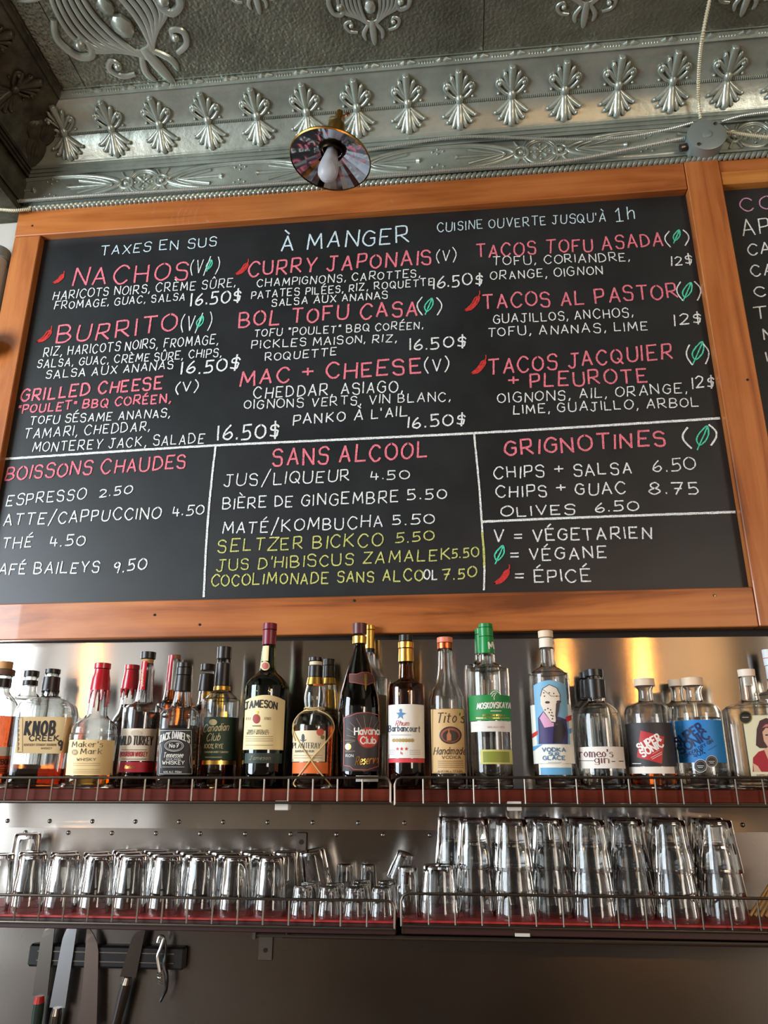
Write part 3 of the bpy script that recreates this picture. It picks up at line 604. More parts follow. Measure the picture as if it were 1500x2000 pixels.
# ------------------------------------------------------------------ shelves with wire guard rails
ZS = EZ-.0125; ZL = EZ-.232
XM = U(767, 1545, -.2).x; XL = U(775, 1790, -.2).x
YR = -.2
def shelf(label, x0, x1, ztop, zr0, zr1, endL, endR, pitch, phase, liner=None, top=None, group=None):
    t = thing('bottle_shelf' if top else 'glass_shelf', label, 'shelf', ((x0+x1)/2, 0, ztop)); c = (x0+x1)/2
    MB().box(x0-c+.003, x1-c-.003, -.188, -.005, -.022, 0 if not liner else -.0035, bev=.0015).build('shelf_board', M['shelf'] if not liner else M['darkred'], t, smooth=False)
    if liner: MB().box(x0-c+.004, x1-c-.004, -.1895, -.006, -.0032, 0).build('liner', M['red'], t, smooth=False)
    R = .012; mb = MB(); a0, a1 = x0-c+.004, x1-c-.004; zt, zb = zr1-ztop, zr0-ztop
    path = []
    if endL: path += [(a0, YR, zb), (a0, YR, zt-R), (a0+R*.3, YR, zt-R*.3), (a0+R, YR, zt)]
    else: path += [(a0, YR, zt)]
    if endR: path += [(a1-R, YR, zt), (a1-R*.3, YR, zt-R*.3), (a1, YR, zt-R), (a1, YR, zb)]
    else: path += [(a1, YR, zt)]
    mb.tube(path, .0024, 8); mb.build('guard_rail', M['wire'], t)
    MB().tube([(a0, YR, zb), (a1, YR, zb)], .0026, 8).build('lower_wire', M['wire'], t)
    wm = MB().tube([(0, YR+.002, zb), (0, YR+.002, zt)], .0017, 6).mesh('upright_wire', M['wire'])
    x = phase-c
    while x > a0+.012: x -= pitch
    x += pitch
    while x < a1-.012: inst(wm, 'upright_wire', (x, 0, 0), t); x += pitch
    return t
ph = U(468, 1540, YR).x; pt = (U(659, 1540, YR).x-ph)/4
s1 = shelf('upper left wooden shelf with wire guard rail, holding dark whisky bottles', -1.5, XM, ZS, EZ-.0365, EZ+.0075, 0, 1, pt, ph, top=1)
ph2 = U(850+470/3.75, 1540, YR).x; pt2 = (U(850+1230/3.75, 1540, YR).x-ph2)/4
s2_ = shelf('upper right wooden shelf with wire guard rail, holding clear vodka and gin bottles', XM, 1.6, ZS-.001, EZ-.040, EZ+.0075, 1, 0, pt2, ph2, top=1)
ph3 = U(219, 1780, YR).x; pt3 = (U(464, 1780, YR).x-ph3)/5
s3 = shelf('lower left shelf with red liner under tall upturned tumblers and shot glasses', -1.5, XL, ZL, EZ-.2425, EZ-.198, 0, 1, pt3, ph3, liner=1)
ph4 = U(994, 1780, YR).x; pt4 = (U(1262, 1780, YR).x-ph4)/5
s4 = shelf('lower right shelf with red liner under stacked upturned tumblers', XL+.004, 1.6, ZL+.002, EZ-.2375, EZ-.186, 1, 0, pt4, ph4, liner=1)
def addto(par, mb, name, m, **k): o = mb.build(name, m, None, **k); o.parent = par; o.location = tuple(Vector(o.location)-Vector(par.location)); return o
clipm = flat((196, 192, 184), .5)
for (x, y, par) in ((551, 1578, s1), (1005, 1579, s2_), (1020, 1818, s4)):
    p = U(x, y, -.185); z1_ = (ZS-.022) if par is not s4 else ZL+.002-.022
    addto(par, MB().box(p.x-.013, p.x+.013, -.19, -.165, p.z-.004, z1_+.001, bev=.001), 'clip', clipm, smooth=False)
# wall brackets
def bracket(label, px_, y0, y1, arm_z):
    p0, p1 = U(px_, y0, -.002), U(px_, y1, -.002)
    t = thing('wall_bracket', label, 'bracket', (p0.x, 0, p1.z)); w = .0105
    MB().box(-w, w, -.0055, -.0035, 0, p0.z-p1.z, bev=.001).build('plate', M['wire'], t, smooth=False)
    MB().lathe([(.005, 0), (.005, .001)], 14).build('bolt_hole', M['dark'], t, loc=(0, -.0057, (p0.z-p1.z)*.9), rot=(PI/2, 0, 0))
    MB().box(w-.003, w, -.16, -.006, arm_z-p1.z-.008, arm_z-p1.z-.0002, bev=.0008).build('arm', M['wire'], t, smooth=False)
bracket('flat steel wall bracket with a dark bolt, behind the tilted tumbler', 590, 1626, 1815, ZL-.022)
p0 = U(520, 1831, -.002); t = thing('wall_bracket', 'small square bracket plate with one hole under the lower left shelf', 'bracket', (p0.x, 0, p0.z-.04))
MB().box(-.014, .014, -.005, -.0025, 0, .045, bev=.001).build('plate', M['rivet'], t, smooth=False)
MB().lathe([(.0042, 0), (.0042, .001)], 12).build('bolt_hole', M['dark'], t, loc=(0, -.0052, .018), rot=(PI/2, 0, 0))
t = thing('support_rail', 'long dark metal rail running under the right part of the lower shelf', 'rail', (U(497, 1825, -.15).x, -.15, U(497, 1825, -.15).z))
L_ = 1.6-t.location.x
MB().tube([(0, 0, 0), (L_, 0, 0)], .004, 8).build('rod', M['rivet'], t); MB().box(-.002, .004, -.008, .14, -.008, .008, bev=.001).build('end_plate', M['rivet'], t, smooth=False)
MB().box(.05, L_, .006, .10, -.006, .003, bev=.001).build('flat_bar', M['darkred'], t, smooth=False)
# ------------------------------------------------------------------ bottles
def interp(prof, z):
    for a, b in zip(prof, prof[1:]):
        if min(a[1], b[1]) <= z <= max(a[1], b[1]) and a[1] != b[1]: return a[0]+(b[0]-a[0])*(z-a[1])/(b[1]-a[1])
    return prof[0][0] if z < prof[0][1] else prof[-1][0]
class Bottle:
    def __init__(s, zoom, ax, Y, name, label, group=None, rz=None, n=2.0, dr=1.0, zs=None):
        s.s, s.ox, s.oy = zoom; s.Y = Y; s.n = n; s.dr = dr
        x, y = s.px(*ax); p = U(x, y, Y); s.X = p.x; s.z0 = (zs if zs is not None else ZS)+.0003
        s.face = math.atan2(EYE.x-s.X, -(EYE.y-Y)); s.rz = s.face if rz is None else rz
        s.t = thing(name, label, 'bottle', (s.X, Y, s.z0), s.rz, group)
        s.ca, s.sa = math.cos(s.rz), math.sin(s.rz); s.let = MB(); s.lm = []; s.scale = None
    def px(s, x, y): return s.ox+x/s.s, s.oy+y/s.s
    def z(s, y):
        py = s.oy+y/s.s; x = PR((s.X, s.Y, s.z0+.15))[0]
        for _ in range(3): z = U(x, py, s.Y).z; x = PR((s.X, s.Y, z))[0]
        return z-s.z0
    def r(s, hw, z=.12): return hw/s.s*((Vector((s.X, s.Y, s.z0+z))-EYE).dot(FW))/F
    def prof(s, L):
        out = []
        for q in L: z = s.z(q[0]); out.append((s.r(q[1], z), z))
        return out[::-1]
    def body(s, neck, shoulder, m, wall=.0028, liquid=None, fill=None, nn=2, base=.007):
        """neck: [(y,hw)] top to bottom (round); shoulder: [(y,hw)] down to where the body runs straight; last entry reaches the foot"""
        N_, S_ = s.prof(neck), s.prof(shoulder); R = S_[0][0]
        B = [(.001, .002, s.n), (R*.80, .0022, s.n), (R-.004, 0, s.n), (R-.001, .0015, s.n), (R, .005, s.n)]
        S2 = [q for q in S_ if q[1] > .01]; dense = []
        pts = [(q[0], q[1]) for q in S2]+[(q[0], q[1]) for q in N_]
        pts = [(R, .006)]+pts; sm = []
        for i in range(len(pts)-1):
            a, b = pts[i], pts[i+1]; pa, pb_ = pts[max(0, i-1)], pts[min(len(pts)-1, i+2)]
            for j in range(4):
                tt = j/4; h = lambda q: .5*((2*a[q])+(-pa[q]+b[q])*tt+(2*pa[q]-5*a[q]+4*b[q]-pb_[q])*tt*tt+(-pa[q]+3*a[q]-3*b[q]+pb_[q])*tt**3)
                if abs(b[1]-a[1]) > .05 or i == 0: sm.append((a[0]+(b[0]-a[0])*tt, a[1]+(b[1]-a[1])*tt))
                else: sm.append((h(0), max(h(1), sm[-1][1]+1e-5) if sm else h(1)))
        sm.append(pts[-1]); zsh = S2[-1][1]; zn = N_[0][1]
        def nz(z): return s.n if z < zsh-.012 else 2+(s.n-2)*max(0, min(1, (zn-z)/(zn-zsh+.012)))
        def dz(z): k = max(0, min(1, (zn-z)/(zn-zsh+.02))); return 1+(s.dr-1)*k
        outer = [(q[0], q[1], q[2], s.dr) for q in B]+[(r_, z, nz(z), dz(z)) for r_, z in sm[1:]]
        zt = sm[-1][1]; rt = sm[-1][0]; s.out = [(q[0], q[1]) for q in outer]
        inner = [(max(.003, r_-wall), z, nz(z), dz(z)) for r_, z in sm[1:] if z > base+.004][::-1]
        rb = R-wall; bt = [(rb, base+.004, s.n, s.dr), (rb-.003, base, s.n, s.dr), (.001, base+.003, s.n, s.dr)]
        full = outer+[(rt-.0006, zt+.0008, 2, 1), (rt-wall+.0006, zt+.0008, 2, 1)]+inner+bt
        gb = MB().lathe(full, 40).build('glass_body', m, s.t, smooth=50)
        if liquid:
            zf = s.z(fill); e = -.0003
            L = [(.001, base+.003-e*0+.0003, s.n, s.dr), (rb-.003, base+.0003, s.n, s.dr), (rb+e, base+.004, s.n, s.dr)]+[(q[0]+e, q[1], q[2], q[3]) for q in inner[::-1] if q[1] < zf and q[1] > base+.005]
            ri = interp([(q[0], q[1]) for q in inner[::-1]], zf); L += [(ri+e, zf, nz(zf), dz(zf)), (.001, zf, 2, 1)]
            MB().lathe(L, 40).build('liquid', liquid, s.t, smooth=50)
        return s
    def part(s, name, L, m, n=2, closed=True, label=None):
        P = s.prof(L); P = [(max(.0015, P[0][0]-.0006), P[0][1])]+[(q[0], q[1]+(.0005 if i == 0 else -.0005 if i == len(P)-1 else 0)) for i, q in enumerate(P)]+[(max(.0015, P[-1][0]-.0010), P[-1][1])]
        o = MB().lathe(P, 28, n).build(name, m, s.t, smooth=35)
        if label: o['label'] = label
        return o
    def R(s, z): return interp(s.out, z)
    def loc(s, x, y, dz=0):
        """zoom coords -> local (u, z) on the bottle's front surface"""
        X, Yp = s.px(x, y); d = ray(X, Yp); o = EYE-Vector((s.X, s.Y, s.z0))
        ox, oy = o.x*s.ca+o.y*s.sa, -o.x*s.sa+o.y*s.ca; dx, dy = d.x*s.ca+d.y*s.sa, -d.x*s.sa+d.y*s.ca
        R = s.R(s.z(y)); hd = R*s.dr
        if s.n > 2.6: t = (-hd-oy)/dy
        else:
            A_, B_, C_ = dx*dx+dy*dy, 2*(ox*dx+oy*dy), ox*ox+oy*oy-R*R; D_ = B_*B_-4*A_*C_
            t = (-B_-math.sqrt(D_))/(2*A_) if D_ > 0 else -B_/(2*A_)
        u = ox+dx*t; z = o.z+d.z*t; k = R*.985
        return (max(-k, min(k, u)), z)
    def surf(s, u, z, off=.0004):
        R = s.R(z)+off+LIFT[0]*(off > .00085); u_ = max(-R*.999, min(R*.999, u)); k = s.n
        return (u_, -(R*s.dr if s.n > 2.6 else R)*(max(0, 1-abs(u_/R)**k))**(1/k), z)
    def label(s, x0, y0, x1, y1, m, arch=0, name='label', off=.0004, cut=None, lab=None):
        xm = (x0+x1)/2; u0, u1 = s.loc(x0, (y0+y1)/2)[0], s.loc(x1, (y0+y1)/2)[0]; za, zb = s.loc(xm, y0)[1], s.loc(xm, y1)[1]
        nx, nz_ = 20, 8; vs = []; mb = MB(); a = arch/s.s*.001
        for i in range(nx+1):
            f = i/nx; u = u0+(u1-u0)*f; top = za-a*(2*f-1)**2
            for j in range(nz_+1): vs.append(s.surf(u, zb+(top-zb)*j/nz_, off))
        mb.add(vs, [(i*(nz_+1)+j, (i+1)*(nz_+1)+j, (i+1)*(nz_+1)+j+1, i*(nz_+1)+j+1) for i in range(nx) for j in range(nz_)])
        o = mb.build(name, m, s.t, smooth=60)
        if lab: o['label'] = lab
        s.lab = o; return s
    def mi(s, m):
        if m not in s.lm: s.lm.append(m)
        return s.lm.index(m)
    def text(s, t, x0, y, x1, h, m, wd=None, y1=None, contrast=0, serif=0, slant=0, off=.0009, arc=0, track=.3):
        a, b = s.loc(x0, y), s.loc(x1, y1 if y1 is not None else y); hh = abs(s.loc((x0+x1)/2, y-h)[1]-s.loc((x0+x1)/2, y)[1])
        L = math.hypot(b[0]-a[0], b[1]-a[1]); c, sn = (b[0]-a[0])/L, (b[1]-a[1])/L
        S, _ = layout(t, hh, L, slant, 0, track, .45); wd = wd or .16; ar = arc/s.s*.001
        ribbons(s.let, S, wd*hh, lambda u, v: s.surf(a[0]+u*c-v*sn, a[1]+u*sn+v*c+ar*(1-(2*u/L-1)**2), off), s.mi(m), contrast, serif*hh, dense=.0025)
        return s
    def lines(s, x0, x1, ys, m, h=3, gap=.0):
        for y in ys: s.poly([(x0, y), (x1, y), (x1, y+h), (x0, y+h)], m, nseg=10)
        return s
    def poly(s, pts, m, off=.0008, nseg=1):
        """filled convex shape given in zoom coords"""
        q = []
        for i in range(len(pts)):
            a, b = pts[i], pts[(i+1) % len(pts)]; n = nseg if nseg > 1 and len(pts) == 4 and i in (0, 2) else 1
            for j in range(n): q.append((a[0]+(b[0]-a[0])*j/n, a[1]+(b[1]-a[1])*j/n))
        L = [s.loc(*p) for p in q]; n = len(L)
        if nseg > 1 and len(pts) == 4:
            vs = [s.surf(u, z, off) for u, z in L]
            k = nseg; top = list(range(0, k+1)); bot = list(range(2*k+1, k, -1))
            s.let.add(vs, [(top[i], top[i+1], bot[i+1], bot[i]) for i in range(k)], s.mi(m)); return s
        D = []
        for i in range(n):
            p, r_ = L[i], L[(i+1) % n]; m_ = max(1, int(math.hypot(r_[0]-p[0], r_[1]-p[1])/.003))
            D += [(p[0]+(r_[0]-p[0])*j/m_, p[1]+(r_[1]-p[1])*j/m_) for j in range(m_)]
        cx, cz = sum(p[0] for p in L)/n, sum(p[1] for p in L)/n; n = len(D); K = max(2, min(9, int(max(math.hypot(u-cx, z-cz) for u, z in D)/.003)))
        vs = [s.surf(cx, cz, off)]
        for j in range(1, K+1): vs += [s.surf(cx+(u-cx)*j/K, cz+(z-cz)*j/K, off) for u, z in D]
        fs = [(0, 1+i, 1+(i+1) % n) for i in range(n)]
        for j in range(K-1): fs += [(1+j*n+i, 1+j*n+n+i, 1+j*n+n+(i+1) % n, 1+j*n+(i+1) % n) for i in range(n)]
        s.let.add(vs, fs, s.mi(m)); return s
    def disc(s, x, y, r, m, ry=None, off=.0008, k=20): return s.poly([(x+r*math.cos(2*PI*i/k), y+(ry or r)*math.sin(2*PI*i/k)) for i in range(k)], m, off)
    def line(s, pts, m, wd=3, close=False, off=.0010, smooth=False):
        L = [s.loc(*p) for p in (pts+[pts[0]] if close else pts)]
        if smooth: L = crom(L, k=5)
        ribbons(s.let, [(L, True)], s.r(wd), lambda u, v: s.surf(u, v, off), s.mi(m), dense=.004); return s
    def done(s, parent=None):
        if s.let.v: s.let.build('lettering', s.lm, getattr(s, 'lab', None) or s.t, smooth=False)
        return s
C = lambda *c: flat(c)
BLK, CRM, WHT, GLD = C(28, 26, 26), C(226, 208, 166), C(226, 222, 214), M['gold']
Z3, Z4, Z5, Z6 = (3, 0, 1200), (3, 450, 1200), (3.75, 850, 1200), (4.286, 1150, 1200)
FR, BK = -.145, -.046
def drips(bt, y, hw, m, n=9, L=(30, 110)):
    z0 = bt.z(y); mb = MB()
    for k in range(n):
        a = 2*PI*k/n+.3; l = bt.z(y)-bt.z(y+random.uniform(*L)); q = []
        for j in range(6):
            zz = z0-l*j/5; r_ = interp(bt.out, zz)+.0004; q.append((math.cos(a)*r_, math.sin(a)*r_, zz+.002*(j == 0)))
        mb.tube(q, [.0042, .0036, .0026, .0020, .0020, .0024], 8)
    mb.build('wax_drips', m, bt.t)
# --- left to right
b = Bottle(Z3, (15, 400), -.150, 'whisky_bottle', 'amber bottle with wooden cork and orange label, cut by the left edge')
b.body([(365, 50), (400, 44), (455, 48)], [(485, 72), (520, 98), (560, 110), (640, 112), (1035, 108)], M['glass'], liquid=M['liq_dark'], fill=600)
b.part('cork', [(278, 42), (322, 42)], M['cork']); b.part('cork', [(325, 60), (360, 60)], C(92, 62, 44)); b.part('neck_seal', [(378, 49), (430, 50)], M['black_cap'])
b.label(-100, 830, 98, 935, C(206, 84, 40)).label(-100, 775, 98, 828, WHT).text('BOURBON', -70, 880, 85, 30, BLK).lines(-60, 80, (895, 908, 920), BLK).done()
b = Bottle(Z3, (178, 400), BK, 'whisky_bottle', 'clear flat bottle with double black collar, behind the leftmost pair')
b.body([(366, 36), (430, 38), (455, 42)], [(480, 62), (505, 100), (530, 118), (1030, 122)], M['glass'], liquid=M['liq_w'], fill=880)
b.part('cap', [(332, 42), (368, 42)], M['black_cap']); b.part('neck_seal', [(388, 42), (418, 42)], M['black_cap']); b.done()
b = Bottle(Z3, (300, 400), FR, 'whisky_bottle', 'square shouldered bottle with torn black wax neck and kraft label showing a large 9', rz=math.radians(14), n=5, dr=.60)
b.body([(350, 38), (440, 40), (480, 44)], [(492, 70), (508, 112), (532, 148), (575, 166), (640, 168), (1035, 160)], M['glass'], liquid=M['liq_dark'], fill=905)
b.part('cap', [(322, 43), (348, 43)], M['black_cap']); b.part('wax_seal', [(368, 47), (400, 48), (452, 50)], M['black_cap']); drips(b, 450, 45, M['black_cap'], 7, (5, 40))
b.label(100, 600, 372, 815, C(200, 172, 124)).label(374, 600, 446, 812, C(206, 164, 104), name='side_label')
b.text('KNOB', 146, 705, 316, 76, BLK, .2, track=.5).text('CREEK', 172, 740, 342, 30, BLK, .22).text('9', 335, 795, 358, 54, BLK, .2).text('KENTUCKY STRAIGHT BOURBON', 140, 770, 328, 12, C(90, 70, 50)).text('WHISKEY', 240, 790, 303, 11, C(90, 70, 50))
b.line([(104, 604), (132, 604), (132, 808), (104, 808)], BLK, 2, True).text('*******', 112, 795, 112, 14, BLK, y1=620).done()
b = Bottle(Z3, (592, 380), -.152, 'whisky_bottle', 'squat bottle with dripping red wax neck and cream label reading WHISKY', n=2.5, dr=.92, rz=math.radians(14))
b.body([(322, 36), (450, 50), (560, 58), (600, 66)], [(630, 100), (660, 124), (700, 130), (740, 135), (1035, 130)], M['glass'], liquid=M['liq_gold'], fill=930)
b.part('wax_cap', [(288, 47), (320, 47)], M['wax_r']); b.part('wax_cap', [(322, 42), (350, 44), (378, 52), (450, 56)], M['wax_r']); drips(b, 452, 50, M['wax_r'])
b.label(400, 735, 702, 942, C(228, 200, 146)).text("Maker's", 425, 778, 602, 32, BLK, .13, contrast=.5, serif=.07).text('Mark', 472, 818, 598, 32, BLK, .13, contrast=.5, serif=.07).disc(440, 808, 17, C(150, 120, 80)).text('SIV', 432, 814, 450, 12, CRM)
b.text('WHISKY', 450, 858, 562, 16, BLK, .14, serif=.06).lines(430, 590, (872, 884, 908, 918, 928), C(140, 110, 70), 2).done()
b = Bottle(Z3, (768, 380), BK, 'whisky_bottle', 'bottle with red wax neck almost hidden behind the wild turkey front row bottle'.replace('wild turkey front row', 'dark brown corked'), n=3.4, dr=.95)
b.body([(322, 36), (450, 44), (540, 48), (580, 60)], [(620, 80), (680, 86), (1030, 88)], M['glass'], liquid=M['liq_dark'], fill=530)
b.part('wax_cap', [(298, 42), (325, 42)], M['wax_r']); b.part('wax_cap', [(327, 40), (380, 46), (442, 52)], M['wax_r']); drips(b, 442, 46, M['wax_r'], 8, (20, 70)); b.done()
b = Bottle(Z3, (864, 300), -.110, 'whisky_bottle', 'corked bottle of dark bourbon with cream and crimson label and red neck strip')
b.body([(290, 34), (400, 40), (490, 48), (520, 56)], [(535, 88), (555, 104), (590, 112), (1035, 108)], M['glass'], liquid=M['liq_dark'], fill=578)
b.part('cap', [(222, 43), (262, 42)], M['black_cap']); b.part('cork', [(264, 33), (289, 33)], M['cork'])
b.label(700, 668, 912, 858, C(226, 212, 190)).text('WILD TURKEY', 676, 766, 892, 50, BLK, .16, contrast=.4, serif=.06).text('BOURBON WHISKEY', 704, 832, 862, 26, C(168, 40, 48), .16, serif=.05).lines(712, 860, (792, 846), BLK, 3).disc(800, 695, 34, C(196, 182, 160), 18)
b.label(700, 864, 898, 925, C(168, 22, 44), name='crimson_band'); b.text('Kentucky', 728, 903, 788, 18, GLD, .14, slant=.3)
b.label(822, 275, 856, 440, M['wax_r'], name='neck_strip').text('BOURBON', 838, 420, 838, 14, CRM, y1=320).done()
b = Bottle(Z3, (1020, 300), BK, 'whisky_bottle', 'bottle of amber bourbon with red neck strip standing behind the black square label')
b.body([(266, 34), (400, 40), (500, 50)], [(530, 74), (570, 78), (1030, 78)], M['glass'], liquid=M['liq_w'], fill=445)
b.part('cork', [(238, 34), (265, 34)], C(128, 84, 58)); b.label(980, 240, 1008, 440, M['wax_r'], name='neck_strip').done()
b = Bottle(Z3, (1080, 320), -.156, 'whisky_bottle', 'square whiskey bottle with black cap and black label in white lettering', n=3.2, dr=.84, rz=math.radians(10))
b.body([(360, 40), (455, 42), (515, 50), (545, 60)], [(560, 88), (585, 112), (620, 113), (660, 114), (1035, 112)], M['glass'], liquid=M['liq_dark'], fill=655)
b.part('cap', [(285, 41), (312, 41)], M['black_cap']); b.part('cap_collar', [(314, 44), (357, 44)], M['black_cap']); b.part('neck_seal', [(359, 43), (452, 49)], M['black_cap'])
b.label(925, 668, 1128, 940, C(24, 23, 24)); W2 = C(208, 204, 196)
b.text("JACK DANIEL'S", 932, 752, 1108, 40, W2, .17, serif=.04, arc=24, contrast=.3)
b.line([(1020+55*math.cos(2*PI*i/20), 770+32*math.sin(2*PI*i/20)) for i in range(20)], W2, 2.5, True).line([(1020+47*math.cos(2*PI*i/20), 770+25*math.sin(2*PI*i/20)) for i in range(20)], W2, 1.5, True).text('No7', 992, 780, 1046, 22, W2, .2)
b.text('Tennessee', 957, 838, 1070, 28, W2, .14, slant=.15).text('SOUR MASH', 972, 853, 1058, 9, W2).text('WHISKEY', 950, 878, 1078, 20, W2, .2, serif=.06).lines(950, 1080, (893,), W2, 2).text('40% ALC. 750ml', 958, 928, 1062, 10, W2)
b.line([(933, 680), (1120, 680), (1120, 934), (933, 934)], W2, 2, True)
for sx_ in (940, 1112): b.line([(sx_, 760), (sx_+4, 800), (sx_-3, 850), (sx_+3, 900)], W2, 2, smooth=True)
b.done()
b = Bottle(Z3, (1218, 330), BK, 'whisky_bottle', 'black capped bottle with golden neck behind the green labelled rye bottle', n=3)
b.body([(352, 40), (452, 42), (530, 50)], [(560, 82), (590, 92), (1030, 92)], M['glass'], liquid=M['liq_gold'], fill=455)
b.part('cap', [(293, 41), (330, 41)], M['black_cap']); b.part('neck_seal', [(352, 42), (450, 48)], M['black_cap']); b.done()
b = Bottle(Z3, (1314, 250), -.106, 'whisky_bottle', 'round rye bottle with green label, gold script and black neck band')
b.body([(266, 38), (420, 46), (450, 50)], [(475, 78), (505, 102), (550, 112), (1035, 110)], M['glass'], liquid=M['liq_dark'], fill=640)
b.part('cap', [(192, 42), (262, 42)], M['black_cap']); b.part('neck_seal', [(288, 42), (420, 47)], M['black_cap']); b.part('gold_band', [(423, 49), (448, 51)], M['gold'])
GC = C(196, 184, 140)
b.label(1188, 600, 1396, 853, C(30, 54, 36)).text('Canadian', 1190, 690, 1336, 42, GC, .1, slant=.3, y1=680).text('Club', 1208, 742, 1286, 42, GC, .1, slant=.3, y1=738).text('100% RYE', 1198, 784, 1306, 24, GC, .15).text('CANADIAN WHISKY CANADIEN', 1198, 812, 1336, 10, GC).lines(1202, 1300, (835,), GC, 3).disc(1248, 632, 24, GC, 18)
b.label(1184, 856, 1388, 880, M['gold'], name='gold_band').done()
b = Bottle(Z4, (228, 150), FR, 'whiskey_bottle', 'tall dark green whiskey bottle with maroon cap and large cream label')
b.body([(182, 38), (300, 45), (340, 54)], [(365, 82), (395, 110), (430, 126), (480, 131), (1035, 124)], M['glass_g'], liquid=M['liq_dark'], fill=300)
mar = flat((112, 20, 42), .35); b.part('cap', [(55, 41), (92, 42)], mar); b.part('cap_sleeve', [(95, 41), (180, 40)], mar)
b.label(82, 472, 316, 792, C(226, 208, 158), arch=26)
b.text('JAMESON', 84, 558, 272, 40, BLK, .19, serif=.08, y1=558, arc=10).disc(152, 612, 22, C(150, 52, 44), 28).disc(152, 575, 14, GLD, 10).lines(128, 178, (650,), C(120, 100, 60), 7).text('1780', 200, 618, 236, 14, C(96, 84, 60)).text('EST', 92, 618, 120, 12, C(96, 84, 60))
b.text('TRIPLE DISTILLED', 100, 690, 222, 13, C(96, 84, 60)).text('IRISH WHISKEY', 96, 704, 226, 13, C(96, 84, 60)).lines(88, 250, (715, 728, 740, 765), C(130, 112, 76), 3)
b.label(84, 812, 302, 872, C(26, 44, 38), name='signature_band'); b.text('Jameson', 110, 852, 232, 22, C(150, 140, 100), .1, slant=.3)
b.label(188, 184, 224, 272, C(226, 208, 158), name='neck_strip').disc(203, 302, 27, C(222, 200, 160)).disc(203, 302, 20, C(176, 92, 80), off=.0011).done()
b = Bottle(Z4, (500, 300), FR, 'rum_bottle', 'round bulb necked rum bottle tied with raffia twine over a cream label')
b.body([(302, 38), (372, 42), (430, 54), (490, 63), (540, 57), (560, 58)], [(578, 78), (600, 104), (640, 120), (700, 124), (1035, 118)], M['glass'], liquid=M['liq_rum'], fill=655)
b.part('cap', [(253, 40), (275, 40)], M['black_cap']); b.part('cap_ring', [(278, 37), (300, 37)], C(206, 190, 160)); b.part('neck_seal', [(303, 42), (368, 43)], M['black_cap']); b.part('foil', [(370, 45), (415, 53)], M['gold'])
b.label(485, 376, 545, 418, C(206, 98, 44), name='orange_foil')
b.label(364, 680, 556, 862, C(220, 204, 168)).text('PLANTERAY', 362, 786, 526, 32, BLK, .11, contrast=.5, serif=.06).text('BARBADOS RUM', 380, 808, 488, 12, C(80, 60, 40)).disc(526, 690, 22, C(190, 80, 60)).disc(540, 720, 12, C(120, 120, 60)).disc(425, 722, 9, C(40, 48, 60), 22).line([(425, 705), (425, 750)], C(40, 48, 60), 4).line([(408, 735), (425, 745), (442, 735)], C(40, 48, 60), 4).lines(372, 540, (825, 840), C(150, 130, 100), 3)
b.label(358, 866, 572, 932, C(214, 104, 40), name='orange_band')
mb = MB()
for path in ([(452, 556), (400, 590), (362, 660), (400, 745), (450, 822), (520, 920), (572, 980), (590, 1008)], [(500, 556), (570, 590), (604, 640), (600, 690), (540, 775), (480, 840), (420, 920), (372, 985), (384, 1010)], [(430, 566), (500, 560), (560, 556)], [(376, 640), (365, 690), (380, 740)]):
    q = crom([b.loc(*p) for p in path], k=6)
    mb.tube([b.surf(u, z, .0016) for u, z in q], .0013, 6)
rr = b.R(b.z(552))+.001; mb.tube([(rr*math.cos(k*PI/12), rr*math.sin(k*PI/12), b.z(552)+.001*math.sin(k)) for k in range(25)], .0015, 6)
mb.build('twine', M['twine'], b.t); b.done()
b = Bottle(Z4, (578, 320), BK, 'rum_bottle', 'black capped bottle with golden neck, mostly hidden behind the raffia tied bottle')
b.body([(300, 32), (372, 34), (440, 44), (520, 52), (560, 56)], [(590, 84), (640, 112), (1030, 116)], M['glass'], liquid=M['liq_gold'], fill=445)
b.part('cap', [(262, 33), (300, 34)], M['black_cap']); b.part('neck_seal', [(302, 35), (370, 36)], M['black_cap']); b.part('foil', [(373, 38), (410, 44)], M['gold']); b.done()
b = Bottle(Z4, (757, 150), FR, 'rum_bottle', 'tall dark rum bottle with maroon cap and dark label carrying a red disc')
b.body([(176, 32), (205, 36), (260, 52), (320, 72)], [(400, 95), (470, 113), (530, 122), (600, 124), (1035, 119)], M['glass_d'], liquid=M['liq_dark'], fill=330)
b.part('cap', [(55, 43), (118, 43)], flat((84, 38, 40), .35)); b.part('gold_band', [(130, 43), (174, 42)], M['gold'])
DB, RD = C(52, 42, 42), C(204, 52, 44)
b.label(660, 572, 888, 918, DB, arch=30)
for a in range(11):
    q = PI*(a/10)+.12; b.line([(800+70*math.cos(q), 735-70*math.sin(q)), (800+min(150, 120/max(.2, abs(math.cos(q))))*math.cos(q)*.98, 735-140*math.sin(q))], C(150, 130, 104), 2)
b.disc(806, 722, 63, C(120, 60, 50)).disc(806, 722, 58, RD, off=.0011).text('Havana', 728, 706, 872, 40, WHT, .2, off=.0016, track=.18).text('Club', 764, 757, 852, 38, WHT, .2, off=.0016, track=.18)
b.disc(690, 775, 18, GLD).text('Reserva', 732, 882, 862, 46, GLD, .1, slant=.3, y1=872).text('RON', 676, 835, 720, 14, WHT).lines(670, 730, (735, 800), C(150, 120, 90), 3)
b.line([(666, 605), (700, 596), (740, 580), (800, 574), (868, 590), (884, 640), (884, 890), (800, 912), (720, 908), (700, 890), (664, 885)], C(176, 88, 80), 4, True)
b.label(735, 945, 872, 980, WHT, name='small_label')
